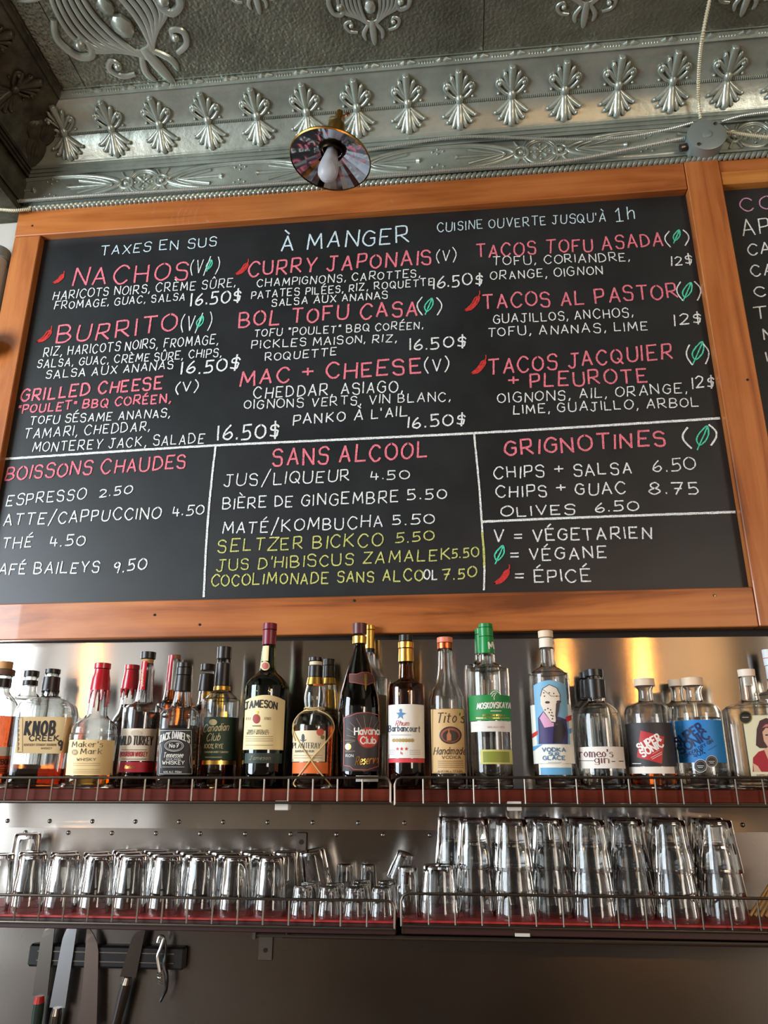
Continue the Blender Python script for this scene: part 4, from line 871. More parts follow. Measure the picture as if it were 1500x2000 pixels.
b.poly([(698, 350), (740, 350), (770, 340), (810, 340), (858, 362), (856, 400), (800, 416), (750, 405), (698, 398)], C(84, 50, 44)).line([(698, 350), (740, 350), (770, 340), (810, 340), (858, 362), (856, 400), (800, 416), (750, 405), (698, 398)], C(170, 84, 76), 3, True).disc(792, 378, 34, C(60, 44, 40)).poly([(784, 348), (800, 348), (800, 380), (797, 430), (792, 450), (788, 430), (786, 380)], GLD, .0013).done()
b = Bottle(Z4, (815, 130), BK, 'rum_bottle', 'clear bottle with gold foil neck, half hidden behind the dark rum bottle')
b.body([(228, 33), (290, 36), (320, 48)], [(350, 78), (390, 102), (430, 110), (1030, 110)], M['glass'])
b.part('foil', [(66, 32), (92, 32)], M['gold']); b.part('foil', [(94, 31), (204, 34)], M['gold']); b.part('neck_seal', [(206, 34), (226, 34)], M['black_cap']); b.label(840, 470, 915, 700, C(200, 178, 140)).done()
b = Bottle(Z4, (1028, 200), FR, 'rum_bottle', 'brown rum bottle with gold foil neck and white label bearing three red stars')
b.body([(283, 40), (360, 45), (385, 50)], [(400, 76), (425, 98), (460, 109), (1035, 107)], M['glass_a'], liquid=M['liq_rum'], fill=520)
b.part('cap', [(123, 40), (160, 40)], M['black_cap']); b.part('foil', [(164, 46), (200, 46)], M['gold']); b.part('foil', [(203, 43), (280, 46)], M['gold'])
b.label(913, 526, 1136, 842, C(230, 226, 216)).text('Rhum', 966, 652, 1042, 28, C(190, 60, 70), .11, slant=.3).text('Barbancourt', 918, 690, 1112, 36, C(40, 50, 76), .13, contrast=.3).lines(940, 1060, (705,), C(150, 140, 130), 3)
b.poly([(998, 552), (1006, 575), (1030, 580), (1008, 592), (1012, 615), (998, 600), (980, 612), (986, 590), (970, 578), (992, 574)], C(84, 130, 176)).disc(997, 562, 9, C(84, 130, 176))
for x in range(958, 1068, 18): b.disc(x, 738, 11, C(168, 140, 80))
for x, y in ((979, 788), (1003, 788), (1031, 788)): b.poly([(x+(12 if k % 2 == 0 else 5)*math.sin(k*PI/5), y-(12 if k % 2 == 0 else 5)*math.cos(k*PI/5)) for k in range(10)], C(200, 50, 60))
b.text('4', 997, 822, 1008, 18, C(200, 50, 60)).lines(930, 965, (795, 806, 818), C(140, 130, 130), 2).lines(1050, 1115, (795, 806, 818), C(140, 130, 130), 2)
b.label(922, 844, 1136, 868, C(204, 58, 66), name='red_band').done()
b = Bottle(Z4, (1257, 190), FR, 'vodka_bottle', 'clear vodka bottle with coral cap and tan label in brown script')
b.body([(208, 41), (300, 45), (370, 54)], [(410, 66), (440, 84), (480, 98), (540, 104), (1035, 104)], M['glass'])
b.part('cap', [(137, 46), (168, 46)], flat((224, 124, 96), .4)); b.part('cap_band', [(170, 46), (205, 46)], flat((196, 96, 60), .3, 1))
TN, BR_ = C(200, 164, 112), C(52, 36, 28)
b.label(1178, 552, 1392, 930, TN).text("Tito's", 1206, 636, 1368, 56, BR_, .1, slant=.25).disc(1290, 708, 66, BR_, 52).disc(1290, 708, 56, C(150, 70, 50), 43, off=.0011).disc(1290, 712, 48, BR_, 34, off=.0014).poly([(1268, 740), (1268, 705), (1276, 690), (1276, 672), (1284, 672), (1284, 690), (1294, 705), (1294, 740)], C(176, 110, 70), .0017)
b.text('Handmade', 1190, 822, 1388, 42, BR_, .1, slant=.25).text('VODKA', 1240, 846, 1350, 17, BR_, .14, serif=.05).lines(1215, 1365, (858, 870, 882, 894), C(110, 84, 56), 3).text('AUSTIN * TEXAS', 1215, 925, 1360, 10, BR_).line([(1184, 558), (1386, 558), (1386, 926), (1184, 926)], C(120, 90, 56), 2, True).done()
b = Bottle(Z5, (338, 200), BK, 'vodka_bottle', 'second green capped vodka bottle peeking out behind the green labelled one')
b.body([(292, 52), (350, 56)], [(400, 110), (440, 140), (1260, 145)], M['glass']); b.part('cap', [(107, 46), (150, 46)], flat((20, 122, 58), .3)); b.part('cap_sleeve', [(152, 46), (290, 50)], flat((20, 122, 58), .3)); b.done()
b = Bottle(Z5, (372, 180), FR, 'vodka_bottle', 'clear vodka bottle with green foil cap and green and white label')
b.body([(292, 58), (350, 62), (368, 72)], [(395, 112), (430, 146), (465, 156), (1290, 156)], M['glass'])
GR = flat((22, 130, 62), .3, 0); b.part('cap', [(72, 52), (100, 52)], GR); b.part('cap', [(102, 54), (165, 54)], GR); b.part('cap_sleeve', [(167, 54), (290, 60)], GR)
b.label(248, 588, 566, 775, C(24, 128, 58)).disc(437, 590, 38, C(24, 128, 58)).line([(405, 585), (425, 565), (450, 562), (470, 578)], WHT, 6, smooth=True).line([(415, 600), (428, 580), (450, 575)], WHT, 5, smooth=True).line([(432, 625), (432, 600), (442, 585)], WHT, 5, smooth=True)
b.text('MOSKOVSKAYA', 306, 694, 550, 40, WHT, .2, slant=.2, y1=690).lines(405, 485, (705,), WHT, 5).text('PREMIUM VODKA', 350, 748, 510, 14, GLD).lines(300, 545, (757,), GLD, 5)
b.label(262, 780, 578, 858, C(218, 214, 206), name='white_band'); b.text('38% ALC. VOL', 380, 832, 512, 12, C(200, 120, 110))
b.label(330, 990, 566, 1096, C(196, 190, 110), name='yellow_label').label(350, 1004, 545, 1084, C(132, 138, 50), name='yellow_label', off=.0007)
b.text('M', 395, 250, 430, 44, WHT, .24).done()
b = Bottle(Z5, (812, 210), FR, 'vodka_bottle', 'clear vodka bottle with cream stopper and pale blue label of a masked goalie')
b.body([(248, 48), (340, 50), (380, 56)], [(400, 84), (425, 118), (460, 140), (500, 147), (1290, 150)], M['glass'])
b.part('stopper', [(123, 54), (172, 54)], C(222, 200, 172)); b.part('stopper_collar', [(178, 50), (246, 52)], C(226, 216, 200))
b.label(686, 655, 1008, 1092, C(228, 224, 212), name='white_label').label(732, 482, 972, 952, C(120, 172, 204), arch=30, off=.0008)
b.poly([(690, 878), (752, 850), (752, 880), (695, 908)], C(196, 52, 48), .001).poly([(955, 752), (998, 738), (998, 775), (958, 792)], C(196, 52, 48), .001).poly([(700, 970), (790, 950), (720, 1000), (704, 1000)], C(92, 156, 200), .001).poly([(962, 845), (1000, 832), (1000, 870), (966, 880)], C(92, 156, 200), .001)
b.poly([(758, 950), (758, 880), (752, 760), (790, 710), (850, 760), (905, 750), (960, 770), (972, 860), (972, 950)], C(54, 44, 96), .0012).poly([(765, 760), (792, 715), (860, 800), (905, 805), (870, 820), (800, 830)], C(206, 150, 180), .0014).poly([(870, 780), (930, 770), (960, 850), (930, 945), (860, 945)], C(24, 20, 32), .0014)
b.poly([(770, 600), (785, 545), (835, 515), (890, 540), (915, 590), (915, 650), (900, 700), (880, 790), (850, 785), (800, 715), (772, 660)], C(222, 208, 190), .0016)
b.poly([(885, 650), (915, 640), (908, 700), (885, 790), (880, 740)], C(60, 44, 60), .0018)
for x, y in ((812, 645), (895, 640)): b.disc(x+10, y, 18, C(60, 50, 56), 9, off=.0020)
for x, y in ((795, 575), (800, 600), (835, 575), (868, 580), (890, 600), (805, 700), (825, 690), (845, 700), (835, 720), (855, 720), (850, 740), (862, 745), (858, 765)): b.disc(x, y, 5, C(50, 40, 44), off=.0020)
b.line([(785, 548), (850, 600), (915, 600)], C(50, 40, 44), 3, off=.002).line([(770, 600), (785, 545), (835, 515), (890, 540), (915, 590), (915, 650)], C(50, 40, 44), 4, off=.002)
VB = C(66, 112, 150); b.text('VODKA', 785, 1005, 955, 27, VB, .24, off=.0012).text('SUR', 832, 1034, 908, 22, VB, .24, off=.0012).text('GLACE', 790, 1065, 952, 27, VB, .24, off=.0012).lines(825, 925, (1082,), C(160, 160, 160), 5)
b.label(760, 1094, 1002, 1175, C(228, 224, 212), name='white_label').label(772, 1122, 1000, 1175, C(92, 156, 196), off=.0008, name='blue_band').done()
b = Bottle(Z5, (1112, 470), BK, 'gin_bottle', 'black capped gin bottle hidden behind the white banded gin bottle')
b.body([(480, 50), (600, 56), (625, 55)], [(650, 85), (700, 130), (740, 150), (1260, 155)], M['glass']); b.part('cap', [(425, 55), (470, 55)], M['black_cap']); b.part('neck_seal', [(485, 56), (615, 60)], M['black_cap']); b.done()
b = Bottle(Z5, (1166, 470), FR, 'gin_bottle', 'clear gin bottle with black cap and a white band reading gin')
b.body([(458, 56), (600, 62), (640, 60)], [(660, 92), (690, 128), (730, 150), (790, 160), (1290, 168)], M['glass'], liquid=M['liq_c'], fill=1010)
b.part('cap', [(405, 64), (456, 64)], M['black_cap']); b.part('neck_seal', [(480, 72), (614, 70)], M['black_cap'])
b.label(1024, 968, 1386, 1128, C(226, 218, 208)); RM = C(96, 34, 48)
b.text("romeo's", 1058, 1046, 1300, 56, RM, .17, contrast=.7, serif=.05).text('gin', 1168, 1088, 1272, 50, RM, .17, contrast=.7, serif=.05).lines(1035, 1160, (1070,), BLK, 4).lines(1292, 1318, (1074,), BLK, 6).lines(1345, 1380, (1072,), BLK, 6).done()
b = Bottle(Z6, (465, 590), -.149, 'gin_bottle', 'gin bottle with flat pale stopper and black label bearing a red diamond')
b.body([(606, 74), (640, 58), (710, 60), (735, 72)], [(752, 118), (775, 165), (830, 188), (900, 190), (1480, 198)], M['glass'], liquid=M['liq_w'], fill=1330)
b.part('stopper', [(542, 84), (602, 86)], C(216, 196, 172))
b.label(316, 905, 716, 1272, C(46, 42, 44)).label(330, 1275, 718, 1332, C(224, 214, 202), name='white_band')
b.poly([(432, 972), (632, 1024), (612, 1250), (402, 1195)], C(178, 38, 40)).text('SUPER', 428, 1142, 606, 56, WHT, .25, y1=1050).text('SONIC', 454, 1194, 628, 56, WHT, .25, y1=1100).line([(520, 1200), (612, 1152)], WHT, 3).line([(530, 1212), (612, 1168)], WHT, 3).line([(530, 1170), (590, 1135)], WHT, 2).lines(362, 438, (1246,), WHT, 6).done()
b = Bottle(Z6, (732, 590), -.042, 'gin_bottle', 'gin bottle with pale stopper tucked behind the bright blue labelled one')
b.body([(606, 60), (640, 52), (710, 56), (735, 68)], [(752, 110), (780, 134), (850, 140), (1450, 142)], M['glass']); b.part('stopper', [(548, 62), (604, 62)], C(216, 196, 172)); b.label(660, 905, 800, 1240, C(18, 96, 156)).done()
b = Bottle(Z6, (867, 590), -.130, 'gin_bottle', 'gin bottle with flat pale stopper and bright blue label in navy letters')
b.body([(604, 80), (640, 62), (710, 66), (735, 78)], [(752, 128), (775, 172), (830, 196), (900, 200), (1485, 205)], M['glass'], liquid=M['liq_c'], fill=872)
b.part('stopper', [(532, 86), (600, 88)], C(222, 198, 170)); NV = C(20, 40, 84)
b.label(736, 882, 1134, 1240, C(30, 124, 196))
b.text('SUPER', 746, 1102, 962, 68, NV, .24, y1=966).text('SONIC', 774, 1170, 1014, 68, NV, .24, y1=1032).text('LONDON DRY GIN', 795, 1210, 1042, 26, NV, .18, y1=1068).text('40%', 893, 1202, 972, 38, NV, .18, y1=1158).line([(1000, 1138), (1068, 1098)], NV, 3)
for x, y, r_ in ((935, 1268, 56), (1028, 1230, 50)): b.disc(x, y, r_, C(190, 186, 180), off=.0014).disc(x, y, r_*.9, BLK, off=.0017).line([(x-r_*.5, y), (x+r_*.5, y)], WHT, 3, off=.002).line([(x-r_*.35, y+14), (x+r_*.35, y+14)], WHT, 3, off=.002).line([(x+r_*.72*math.cos(2*PI*i/16), y+r_*.72*math.sin(2*PI*i/16)) for i in range(16)], C(150, 146, 140), 2, True, off=.002)
b.done()
b = Bottle(Z6, (1335, 600), FR, 'spirit_bottle', 'rectangular clear bottle with white stopper and portrait label of a woman in red', n=5, dr=.6, rz=math.radians(-10))
b.body([(524, 66), (600, 70), (700, 72), (730, 80)], [(748, 130), (765, 190), (795, 222), (860, 232), (1480, 240)], M['glass'])
b.part('stopper', [(462, 68), (522, 66)], C(228, 212, 196)); b.part('stopper_neck', [(524, 40), (600, 38)], C(214, 196, 176))
b.label(1322, 842, 1580, 1360, C(206, 202, 170))
HR, SK = C(66, 40, 40), C(198, 158, 132)
b.poly([(1372, 1318), (1374, 1200), (1420, 1150), (1480, 1130), (1560, 1150), (1575, 1318)], C(150, 30, 42), .001).poly([(1375, 1245), (1415, 1270), (1445, 1318), (1382, 1318)], SK, .0012).poly([(1465, 1130), (1500, 1110), (1540, 1120), (1555, 1165), (1500, 1215)], SK, .0014)
b.poly([(1398, 1095), (1405, 960), (1430, 890), (1480, 868), (1550, 880), (1575, 960), (1575, 1080), (1520, 1120), (1430, 1120)], HR, .0013).poly([(1452, 985), (1480, 950), (1540, 955), (1560, 1020), (1540, 1090), (1500, 1112), (1465, 1060)], SK, .0017).poly([(1448, 950), (1480, 920), (1555, 915), (1555, 935), (1480, 942)], C(180, 110, 104), .0017)
b.disc(1488, 1010, 14, BLK, 6, off=.0021).disc(1535, 1008, 12, BLK, 6, off=.0021).disc(1512, 1078, 14, C(170, 40, 50), 6, off=.0021).text('DOPPELGANGER', 1408, 1352, 1575, 12, C(120, 30, 40), .2)
b.disc(1310, 862, 57, C(122, 112, 50), off=.0014).disc(1310, 862, 48, BLK, off=.0017).line([(1285, 862), (1335, 862)], C(200, 190, 150), 4, off=.002).done()
b = Bottle(Z6, (1512, 400), BK, 'spirit_bottle', 'tall white capped bottle at the far right edge, behind the portrait label bottle')
b.body([(545, 42), (600, 46), (640, 60)], [(655, 110), (690, 160), (760, 180), (1450, 185)], M['glass']); b.part('cap', [(295, 46), (430, 44)], C(222, 226, 228)); b.part('cap_sleeve', [(432, 38), (543, 40)], C(222, 226, 228)); b.part('red_ring', [(365, 47), (372, 47)], C(196, 60, 60)); b.done()
# ------------------------------------------------------------------ tumblers and shot glasses, all upside down
def glassmesh(name, rr, rb, h, thick, facets, fh, seg=36):
    amp = .045; fl = (lambda q: 1-amp*(.5-.5*math.cos(facets*q))) if facets else None; L = []
    L += [(.001, h-.0015), (rb*.75, h-.001), (rb*.93, h), (rb, h-.003)]
    for i in range(1, 9):
        t = i/8; z = (h-.003)*(1-t)+.0012*t; r = rb+(rr-rb)*t; L.append((r, z, 2, 1, 'f') if (z > h-fh) else (r, z))
    L += [(rr-.0003, .0002), (rr-.0009, 0), (rr-.0015, .0008)]
    for i in range(8, 0, -1):
        t = i/8; z = (h-thick)*(1-t)+.002*t; L.append((rb+(rr-rb)*t-.0015-(.0006*(1-t)), z))
    L += [(rb*.7, h-thick+.0015), (.001, h-thick+.002)]
    return MB().lathe(L, seg, flute=fl).mesh(name, M['tglass'], 50)
tall = glassmesh('tall_tumbler', .0314, .0262, .099, .009, 10, .04)
stk = glassmesh('stacking_tumbler', .0372, .0290, .086, .008, 12, .05)
shot = glassmesh('shot_glass', .0232, .0175, .050, .010, 8, .025, 24)
ORD = ['first', 'second', 'third', 'fourth', 'fifth', 'sixth', 'seventh', 'eighth', 'ninth', 'tenth', 'eleventh', 'twelfth']
def gl(me, name, label, x, y, z, group, rot=(0, 0, 0)):
    o = inst(me, name, (x, y, z), rot=rot); return tag(o, label, 'glass', group)
G1, G2, G3 = 'tall tumblers upside down on the lower left shelf', 'stacked tumblers on the lower right shelf', 'shot glasses on the lower left shelf'
zl = ZL+.0004; zr_ = ZL+.0024
xa = U(55, 1745, -.152).x; d_ = (U(528, 1745, -.152).x-xa)/7
for row, (Y, off) in enumerate(((-.152, 0), (-.083, .032), (-.036, .0))):
    y_ = (-.152, -.089, -.034)[row]; nm = ('front', 'middle', 'back')[row]
    for k in range(-1, 8 if row != 1 else 7):
        if row == 2 and k in (-1, 0, 1): continue
        x = xa+k*d_+off*(row == 1)+random.uniform(-.0006, .0006); z_ = zl
        lab = '%s standard tall tumbler from the left in the %s row, lower left shelf' % (ORD[k+1-(3 if row == 2 else 0)], nm)
        if row == 0: y_ = -.152
        gl(tall, 'tall_tumbler', lab, x, y_, z_, G1, (0, 0, random.random()*3))
o = gl(tall, 'tall_tumbler', 'taller tumbler rising above the others at the far left back', U(52, 1650, -.034).x, -.034, zl, None); o.scale = (1, 1, 1.3)
p = U(622, 1725, -.045); gl(tall, 'tall_tumbler', 'tall tumbler leaning to the left behind the shot glasses', p.x+.004, -.046, zl+.006, None, (math.radians(5), math.radians(-10), 0))
sx0 = U(589, 1780, -.165).x; sd = (U(745, 1780, -.165).x-sx0)/3
for row, Y in enumerate((-.160, -.112, -.064, -.030)):
    if row == 3: continue
    for k in range(2 if row == 2 else 0, 4): gl(shot, 'shot_glass', '%s shot glass from the left in the %s row beside the tall tumblers' % (ORD[k-(2 if row == 2 else 0)], ('front', 'middle', 'back')[row]), sx0+k*sd+(.004 if row == 1 else 0), Y, zl, G3, (0, 0, random.random()))
for px_, w in ((673, 'left'), (719, 'right')):
    o = gl(shot, 'shot_glass', 'taller shot glass standing behind the rows, %s of the pair' % w, U(px_, 1700, -.026).x, -.0255, zl, G3); o.scale = (.95, .95, 1.5)
gl(shot, 'shot_glass', 'shot glass tipped on its side beside the shelf gap', U(776, 1712, -.07).x, -.070, zl+.0540, G3, (math.radians(4), math.radians(20), 0))
gl(shot, 'shot_glass', 'shot glass at the back under the tipped one', U(775, 1790, -.07).x, -.07, zl, G3)
mt = glassmesh('short_tumbler', .0215, .0185, .082, .010, 8, .03, 28)
gl(mt, 'short_tumbler', 'narrow upturned tumbler alone at the left end of the right shelf', U(797, 1790, -.15).x, -.150, zr_, None)
cols = [(932, -.118), (1008, -.151), (1082, -.114), (1163, -.152), (1241, -.119), (1326, -.150), (1420, -.146)]
for i, (cx_, _) in enumerate(cols):
    x = U(cx_, 1790, _).x
    for k in range(3): gl(stk, 'stacking_tumbler', '%s tumbler of the %s stack from the left, front row of the right shelf' % (('bottom', 'middle', 'top')[k], ORD[i]), x, _, zr_+.0392*k, G2, (0, 0, random.random()*3))
x = U(859, 1790, -.151).x; gl(stk, 'stacking_tumbler', 'single upturned tumbler left of the front row of stacks, right shelf', x, -.151, zr_, G2)
for i in range(7):
    x = U(888+86*i, 1790, -.040).x
    for k in range(3): gl(stk, 'stacking_tumbler', '%s tumbler of the %s stack from the left, back row of the right shelf' % (('bottom', 'middle', 'top')[k], ORD[i]), x, -.040, zr_+.0392*k, G2, (0, 0, random.random()*3))
# bamboo sticks at the right end
t = thing('stick_bundle', 'small bundle of bamboo sticks leaning at the right end of the lower shelf', 'sticks', (U(1480, 1800, -.1).x, -.1, zr_))
for k in range(4): MB().tube([(-.012+.008*k, -.01*k*.3, .003), (.045+.008*k, .02, .062+.004*k)], .0028, 8).build('stick', flat((190, 150, 92), .6), t)
# ------------------------------------------------------------------ knives on the magnetic strip
p0, p1 = U(58, 1868, -.012), U(362, 1868, -.012); zt_, zb_ = U(200, 1845, -.012).z, U(200, 1890, -.012).z
t = thing('knife_strip', 'black magnetic knife strip on the steel wall at lower left', 'knife rack', ((p0.x+p1.x)/2, 0, zb_)); hw_ = (p1.x-p0.x)/2; H = zt_-zb_
MB().box(-hw_, hw_, -.020, 0, 0, H, bev=.004).build('strip_body', M['black_cap'], t, smooth=False)
for f in (.30, .70): MB().box(-hw_+.02, hw_-.02, -.0212, -.0195, H*f-.0008, H*f+.0008).build('magnet_line', M['rivet'], t, smooth=False)
def knife(label, pts, wtop, wbot, ytop, yend, hm, tipside=1, shade=None, bol=None):
    """pts: (x_top, x_bottom) of the blade centre line in px; blade points up"""
    Y = -.0235; a = U(pts[0], ytop, Y); b_ = U(pts[1], yend, Y); t = thing('kitchen_knife', label, 'knife', (b_.x, Y, b_.z))
    dx, dz = a.x-b_.x, a.z-b_.z; n = 12; vs = []; kw = .00098
    for i in range(n+1):
        f = i/n; w0 = wbot+(wtop-wbot)*f; w1 = w0*(1-max(0, (f-.72)/.28)**2.2*.97)
        cx_ = dx*f; l = cx_-w0*kw/2; r = cx_+w0*kw/2
        if tipside > 0: l = r-w1*kw
        else: r = l+w1*kw
        vs += [(l, -.0004, dz*f), (l, .0012, dz*f), (r, -.0010, dz*f), (r, .0018, dz*f)]
    fs = []
    for i in range(n):
        o = i*4; fs += [(o, o+2, o+6, o+4), (o+1, o+5, o+7, o+3), (o, o+4, o+5, o+1), (o+2, o+3, o+7, o+6)]
    MB().add(vs, fs+[(0, 1, 3, 2), (n*4, n*4+2, n*4+3, n*4+1)]).build('blade', shade or M['blade'], t, smooth=False)
    l = math.hypot(dx, dz); hx, hz = -dx/l, -dz/l; w = wbot*kw*.42
    MB().tube([(0, 0, 0), (hx*.012, .0, hz*.012)], [w*.8, w], 12, flat_=.7).build('bolster', bol or M['blade'], t)
    MB().tube([(hx*.012, 0, hz*.012), (hx*.03, 0, hz*.03), (hx*.07, 0, hz*.07), (hx*.12, 0, hz*.12), (hx*.13, 0, hz*.13)], [w, w*1.05, w*.9, w*1.08, w*.8], 12, flat_=.7).build('handle', hm, t)
dk = flat((40, 30, 26), .5)
knife('wide chef knife with red bolster and dark green handle, leftmost on the strip', (97, 78), 26, 32, 1796, 1945, flat((22, 42, 34), .5), 1, M['blade'], flat((176, 34, 34), .4))
knife('long bright carving knife, second from the left', (142, 112), 26, 33, 1790, 1968, M['blade'], 1, flat((158, 158, 160), .3, 1))
knife('brownish santoku knife with rounded tip, third from the left', (182, 172), 26, 36, 1808, 2010, dk, -1, flat((110, 96, 88), .35, 1))
knife('dark pointed knife with curved edge, beside the corkscrew', (276, 250), 22, 34, 1806, 1908, dk, 1, flat((70, 60, 54), .35, 1))
# corkscrew
Y = -.0275; cpx = [(316, 1832), (322, 1842), (318, 1860), (319, 1885), (325, 1905), (324, 1930), (313, 1955)]
P0 = U(318, 1870, Y); t = thing('corkscrew', 'black and silver waiter corkscrew on the right end of the knife strip', 'corkscrew', (P0.x, Y, P0.z))
rel3 = lambda x, y, dy=0: (lambda p: (p.x-P0.x, dy, p.z-P0.z))(U(x, y, Y))
MB().tube(crom([rel3(322, 1836), rel3(324, 1856), rel3(321, 1885), rel3(325, 1905), rel3(324, 1932), rel3(313, 1956)], k=5), [.003]*8+[.0055]*10+[.0045]*4+[.0035]*4, 10, flat_=.8).build('handle', M['black_cap'], t)
MB().tube(crom([rel3(310, 1840, -.004), rel3(314, 1829, -.004), rel3(321, 1832, -.004), rel3(316, 1850, -.004), rel3(310, 1866, -.004), rel3(311, 1880, -.004), rel3(314, 1897, -.004)], k=5), .0036, 8).build('lever', flat((206, 204, 200), .3, 1), t)
hx_ = []
for i in range(50):
    f = i/49; q = rel3(312+3*f, 1897+24*f, -.004); a = f*2*PI*4; hx_.append((q[0]+.004*math.cos(a), q[1]+.004*math.sin(a), q[2]))
MB().tube(hx_, .0010, 6).build('worm', flat((206, 204, 200), .3, 1), t)
# ------------------------------------------------------------------ wall lamp with mirrored shade
Yl = -.30; c = U(645, 313, Yl); k_ = (c-EYE).dot(FW)/F
t = thing('wall_lamp', 'unlit brass wall lamp with fluted mirror shade and frosted bulb above the chalkboard', 'lamp', tuple(c))
rs = 78*k_; ax = (U(650, 222, Yl+.035)-c).normalized()                     # lamp axis, pointing up and back
ax = Vector((.02, .28, .96)).normalized()
e1 = Vector((1, 0, 0)); e1 = (e1-ax*e1.dot(ax)).normalized(); e2 = ax.cross(e1)
# tilt so the opening shows as in the photo: opening faces down and toward the room
axis = Vector((.13, .02, .99)).normalized(); e1 = (Vector((1, 0, 0))-axis*axis.x).normalized(); e2 = axis.cross(e1)
def lathe_ax(prof, seg, flut=0):
    mb = MB(); vs = []
    for r, h in prof:
        for k in range(seg):
            q = 2*PI*k/seg; hh = h+(flut if k % 2 else 0)*(r/rs); p = e1*(r*math.cos(q))+e2*(r*math.sin(q))+axis*hh; vs.append(tuple(p))
    n = len(prof); fs = [(i*seg+k, i*seg+(k+1) % seg, (i+1)*seg+(k+1) % seg, (i+1)*seg+k) for i in range(n-1) for k in range(seg)]
    mb.add(vs, fs); return mb
lathe_ax([(rs, 0), (rs*.7, .012), (rs*.45, .021), (rs*.24, .030)], 36, .0012).build('mirror_lining', M['mirror'], t, smooth=False)
lathe_ax([(rs+.001, -.003), (rs+.003, 0), (rs+.002, .004), (rs*.72, .024), (rs*.46, .038), (rs*.26, .050), (rs*.22, .050), (rs*.24, .032)], 56).build('shade', M['brass'], t)
lathe_ax([(rs*.27, .018), (rs*.29, .022), (rs*.24, .034), (rs*.20, .05)], 40).build('collar', flat((60, 48, 34), .4, 1), t)
lathe_ax([(.0205, .048), (.0225, .056), (.0225, .098), (.019, .108), (.011, .113), (.009, .122), (.0095, .140), (.007, .150), (.0005, .153)], 28).build('socket', M['brass'], t)
q = axis*.134; MB().tube([q, q+Vector((.016, -.002, .002))], .0018, 8).ball(q+Vector((.021, -.002, .003)), .0062, 12, 8, (1, .35, 1)).build('switch_key', flat((150, 96, 76), .35, 1), t)
lathe_ax([(.012, .040), (.0135, .025), (.018, .004), (.0225, -.016), (.024, -.030), (.0225, -.043), (.016, -.053), (.008, -.0575), (.0005, -.0585)], 32).build('bulb', M['bulbglass'], t)
rt_ = U(655, 296, -.034)-c; MB().tube(crom([tuple(axis*.146), tuple(axis*.146+Vector((0, .05, .03))), tuple(rt_+Vector((0, -.09, .02))), tuple(rt_)], k=6), .005, 10).ball(rt_, .020, 16, 8, (1, .25, 1)).build('arm', M['brass'], t)
# ------------------------------------------------------------------ junction box and armoured conduits on the cornice
cb = U(1382, 255, -.085); cbk = Vector((cb.x, -.028, cb.z))
t = thing('junction_box', 'round grey junction box on the cornice at upper right', 'junction box', (cb.x, -.032, cb.z-.004))
MB().lathe([(.047, 0), (.047, .040), (.046, .041)], 28).build('box_body', M['boxgrey'], t, rot=(PI/2, 0, 0))
MB().lathe([(.049, .042), (.049, .0445), (.047, .0455), (.012, .0458), (.0115, .048), (.009, .049)], 28).build('lid', M['boxgrey'], t, rot=(PI/2, 0, 0))
for a in (.9, 4.05): MB().lathe([(.0045, .0455), (.0045, .048), (.002, .0488)], 10, c=(.040*math.cos(a), .040*math.sin(a), 0)).build('screw', M['wire'], t, rot=(PI/2, 0, 0))
MB().tube([(-.046, -.02, -.012), (-.062, -.02, -.015)], .010, 12).build('cable_clamp', M['wire'], t)
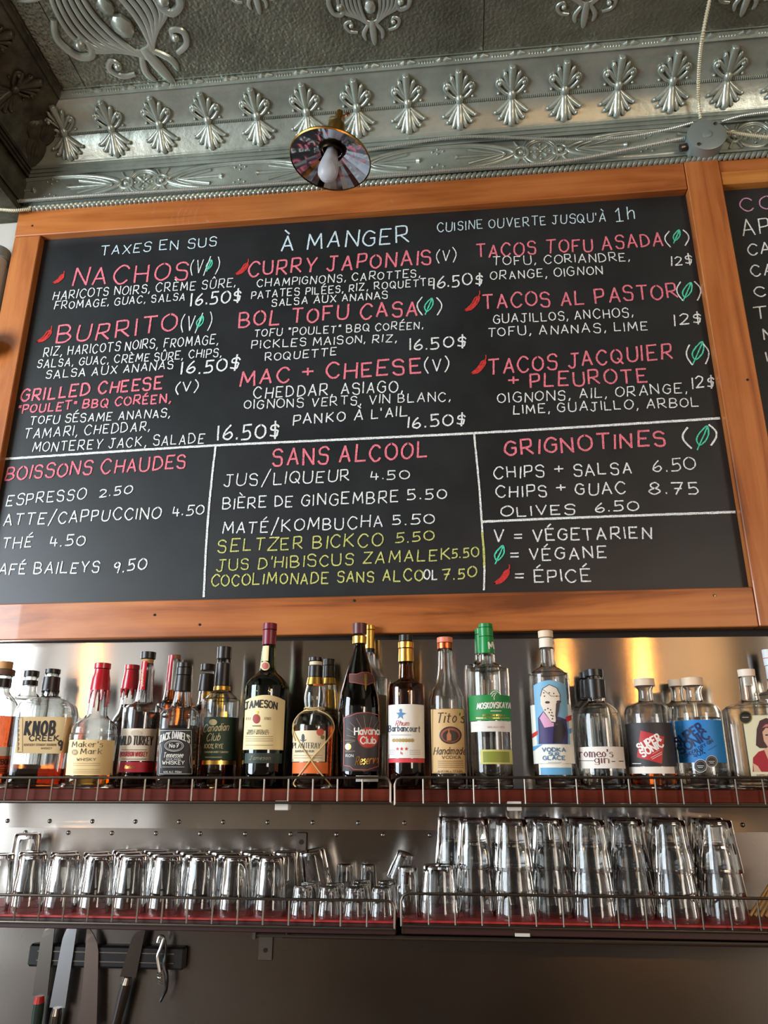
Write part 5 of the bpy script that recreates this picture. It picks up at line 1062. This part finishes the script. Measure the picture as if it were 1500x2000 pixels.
def conduit(label, pts, r, m, pitch=.0048, Yd=-.058):
    W_ = [U(p[0], p[1], p[2] if len(p) > 2 else Yd) for p in pts]; q = [Vector(p) for p in crom([tuple(w) for w in W_], k=10)]
    L = [0]
    for a, b_ in zip(q, q[1:]): L.append(L[-1]+(b_-a).length)
    n = int(L[-1]/pitch*4); path = []; rad = []; j = 0
    for i in range(n+1):
        s = L[-1]*i/n
        while j < len(L)-2 and L[j+1] < s: j += 1
        f = (s-L[j])/max(1e-9, L[j+1]-L[j]); path.append(q[j].lerp(q[j+1], min(1, f))); rad.append(r*(1, 1, .72, .72)[i % 4])
    o0 = path[0].copy(); o = MB().tube([p-o0 for p in path], rad, 8).build('armoured_conduit', m, loc=o0); return tag(o, label, 'conduit')
conduit('upper grey armoured conduit curving from behind the lamp into the round box', [(668, 303, -.050), (700, 297), (780, 283), (880, 269), (960, 267), (1080, 272), (1200, 270), (1290, 256), (1352, 240)], .0046, M['conduit'])
conduit('long grey armoured conduit just above the rope moulding, ending at the box clamp', [(-30, 399, -.052), (60, 391, -.052), (180, 382, -.052), (340, 372, -.052), (460, 364, -.052), (620, 353, -.054), (760, 343, -.056), (900, 331, -.056), (1030, 322, -.056), (1130, 311, -.056), (1240, 289, -.056), (1336, 270, -.056)], .0058, M['conduit'])
conduit('grey armoured conduit leaving the right side of the box, upper one', [(1408, 238), (1450, 226), (1500, 219), (1560, 212)], .0044, M['conduit'])
conduit('cream armoured conduit leaving the right side of the box, lower one', [(1418, 258), (1450, 262), (1500, 268), (1560, 274)], .0052, M['conduit_w'])
conduit('cream painted conduit rising from the round box across the cornice to the ceiling', [(1368, 232, -.07), (1364, 190, -.10), (1366, 120, -.19), (1374, 60, -.27), (1386, 0, -.31), (1398, -60, -.36)], .0050, M['conduit_w'], .006)
conduit('short pale conduit crossing the top left corner of the frame', [(-60, 404, -.056), (0, 409, -.056), (30, 411, -.056), (60, 408, -.045)], .0052, M['conduit_w'])
# pale pipe left of the frame and a dark round knob at the left edge
t = thing('pipe', 'pale grey vertical pipe beside the left end of the chalkboard frame', 'pipe', (U(4, 480, -.04).x-.012, -.032, 1.9))
MB().tube([(0, 0, 0), (0, 0, .985)], .026, 20).build('tube', M['plaster'], t); MB().tube([(0, 0, 1.02-.05), (0, 0, 1.02-.02)], .032, 20).build('coupling', M['boxgrey'], t)
p = U(-26, 672, -.056); t = thing('wooden_roundel', 'dark brown round wooden roundel cut off at the left edge over the frame', 'ornament', (p.x, -.036, p.z))
MB().lathe([(.020, 0), (.022, .012), (.034, .018), (.040, .028), (.038, .038), (.025, .046), (.001, .048)], 28).build('disc', flat((52, 32, 24), .5), t, rot=(PI/2, 0, 0))
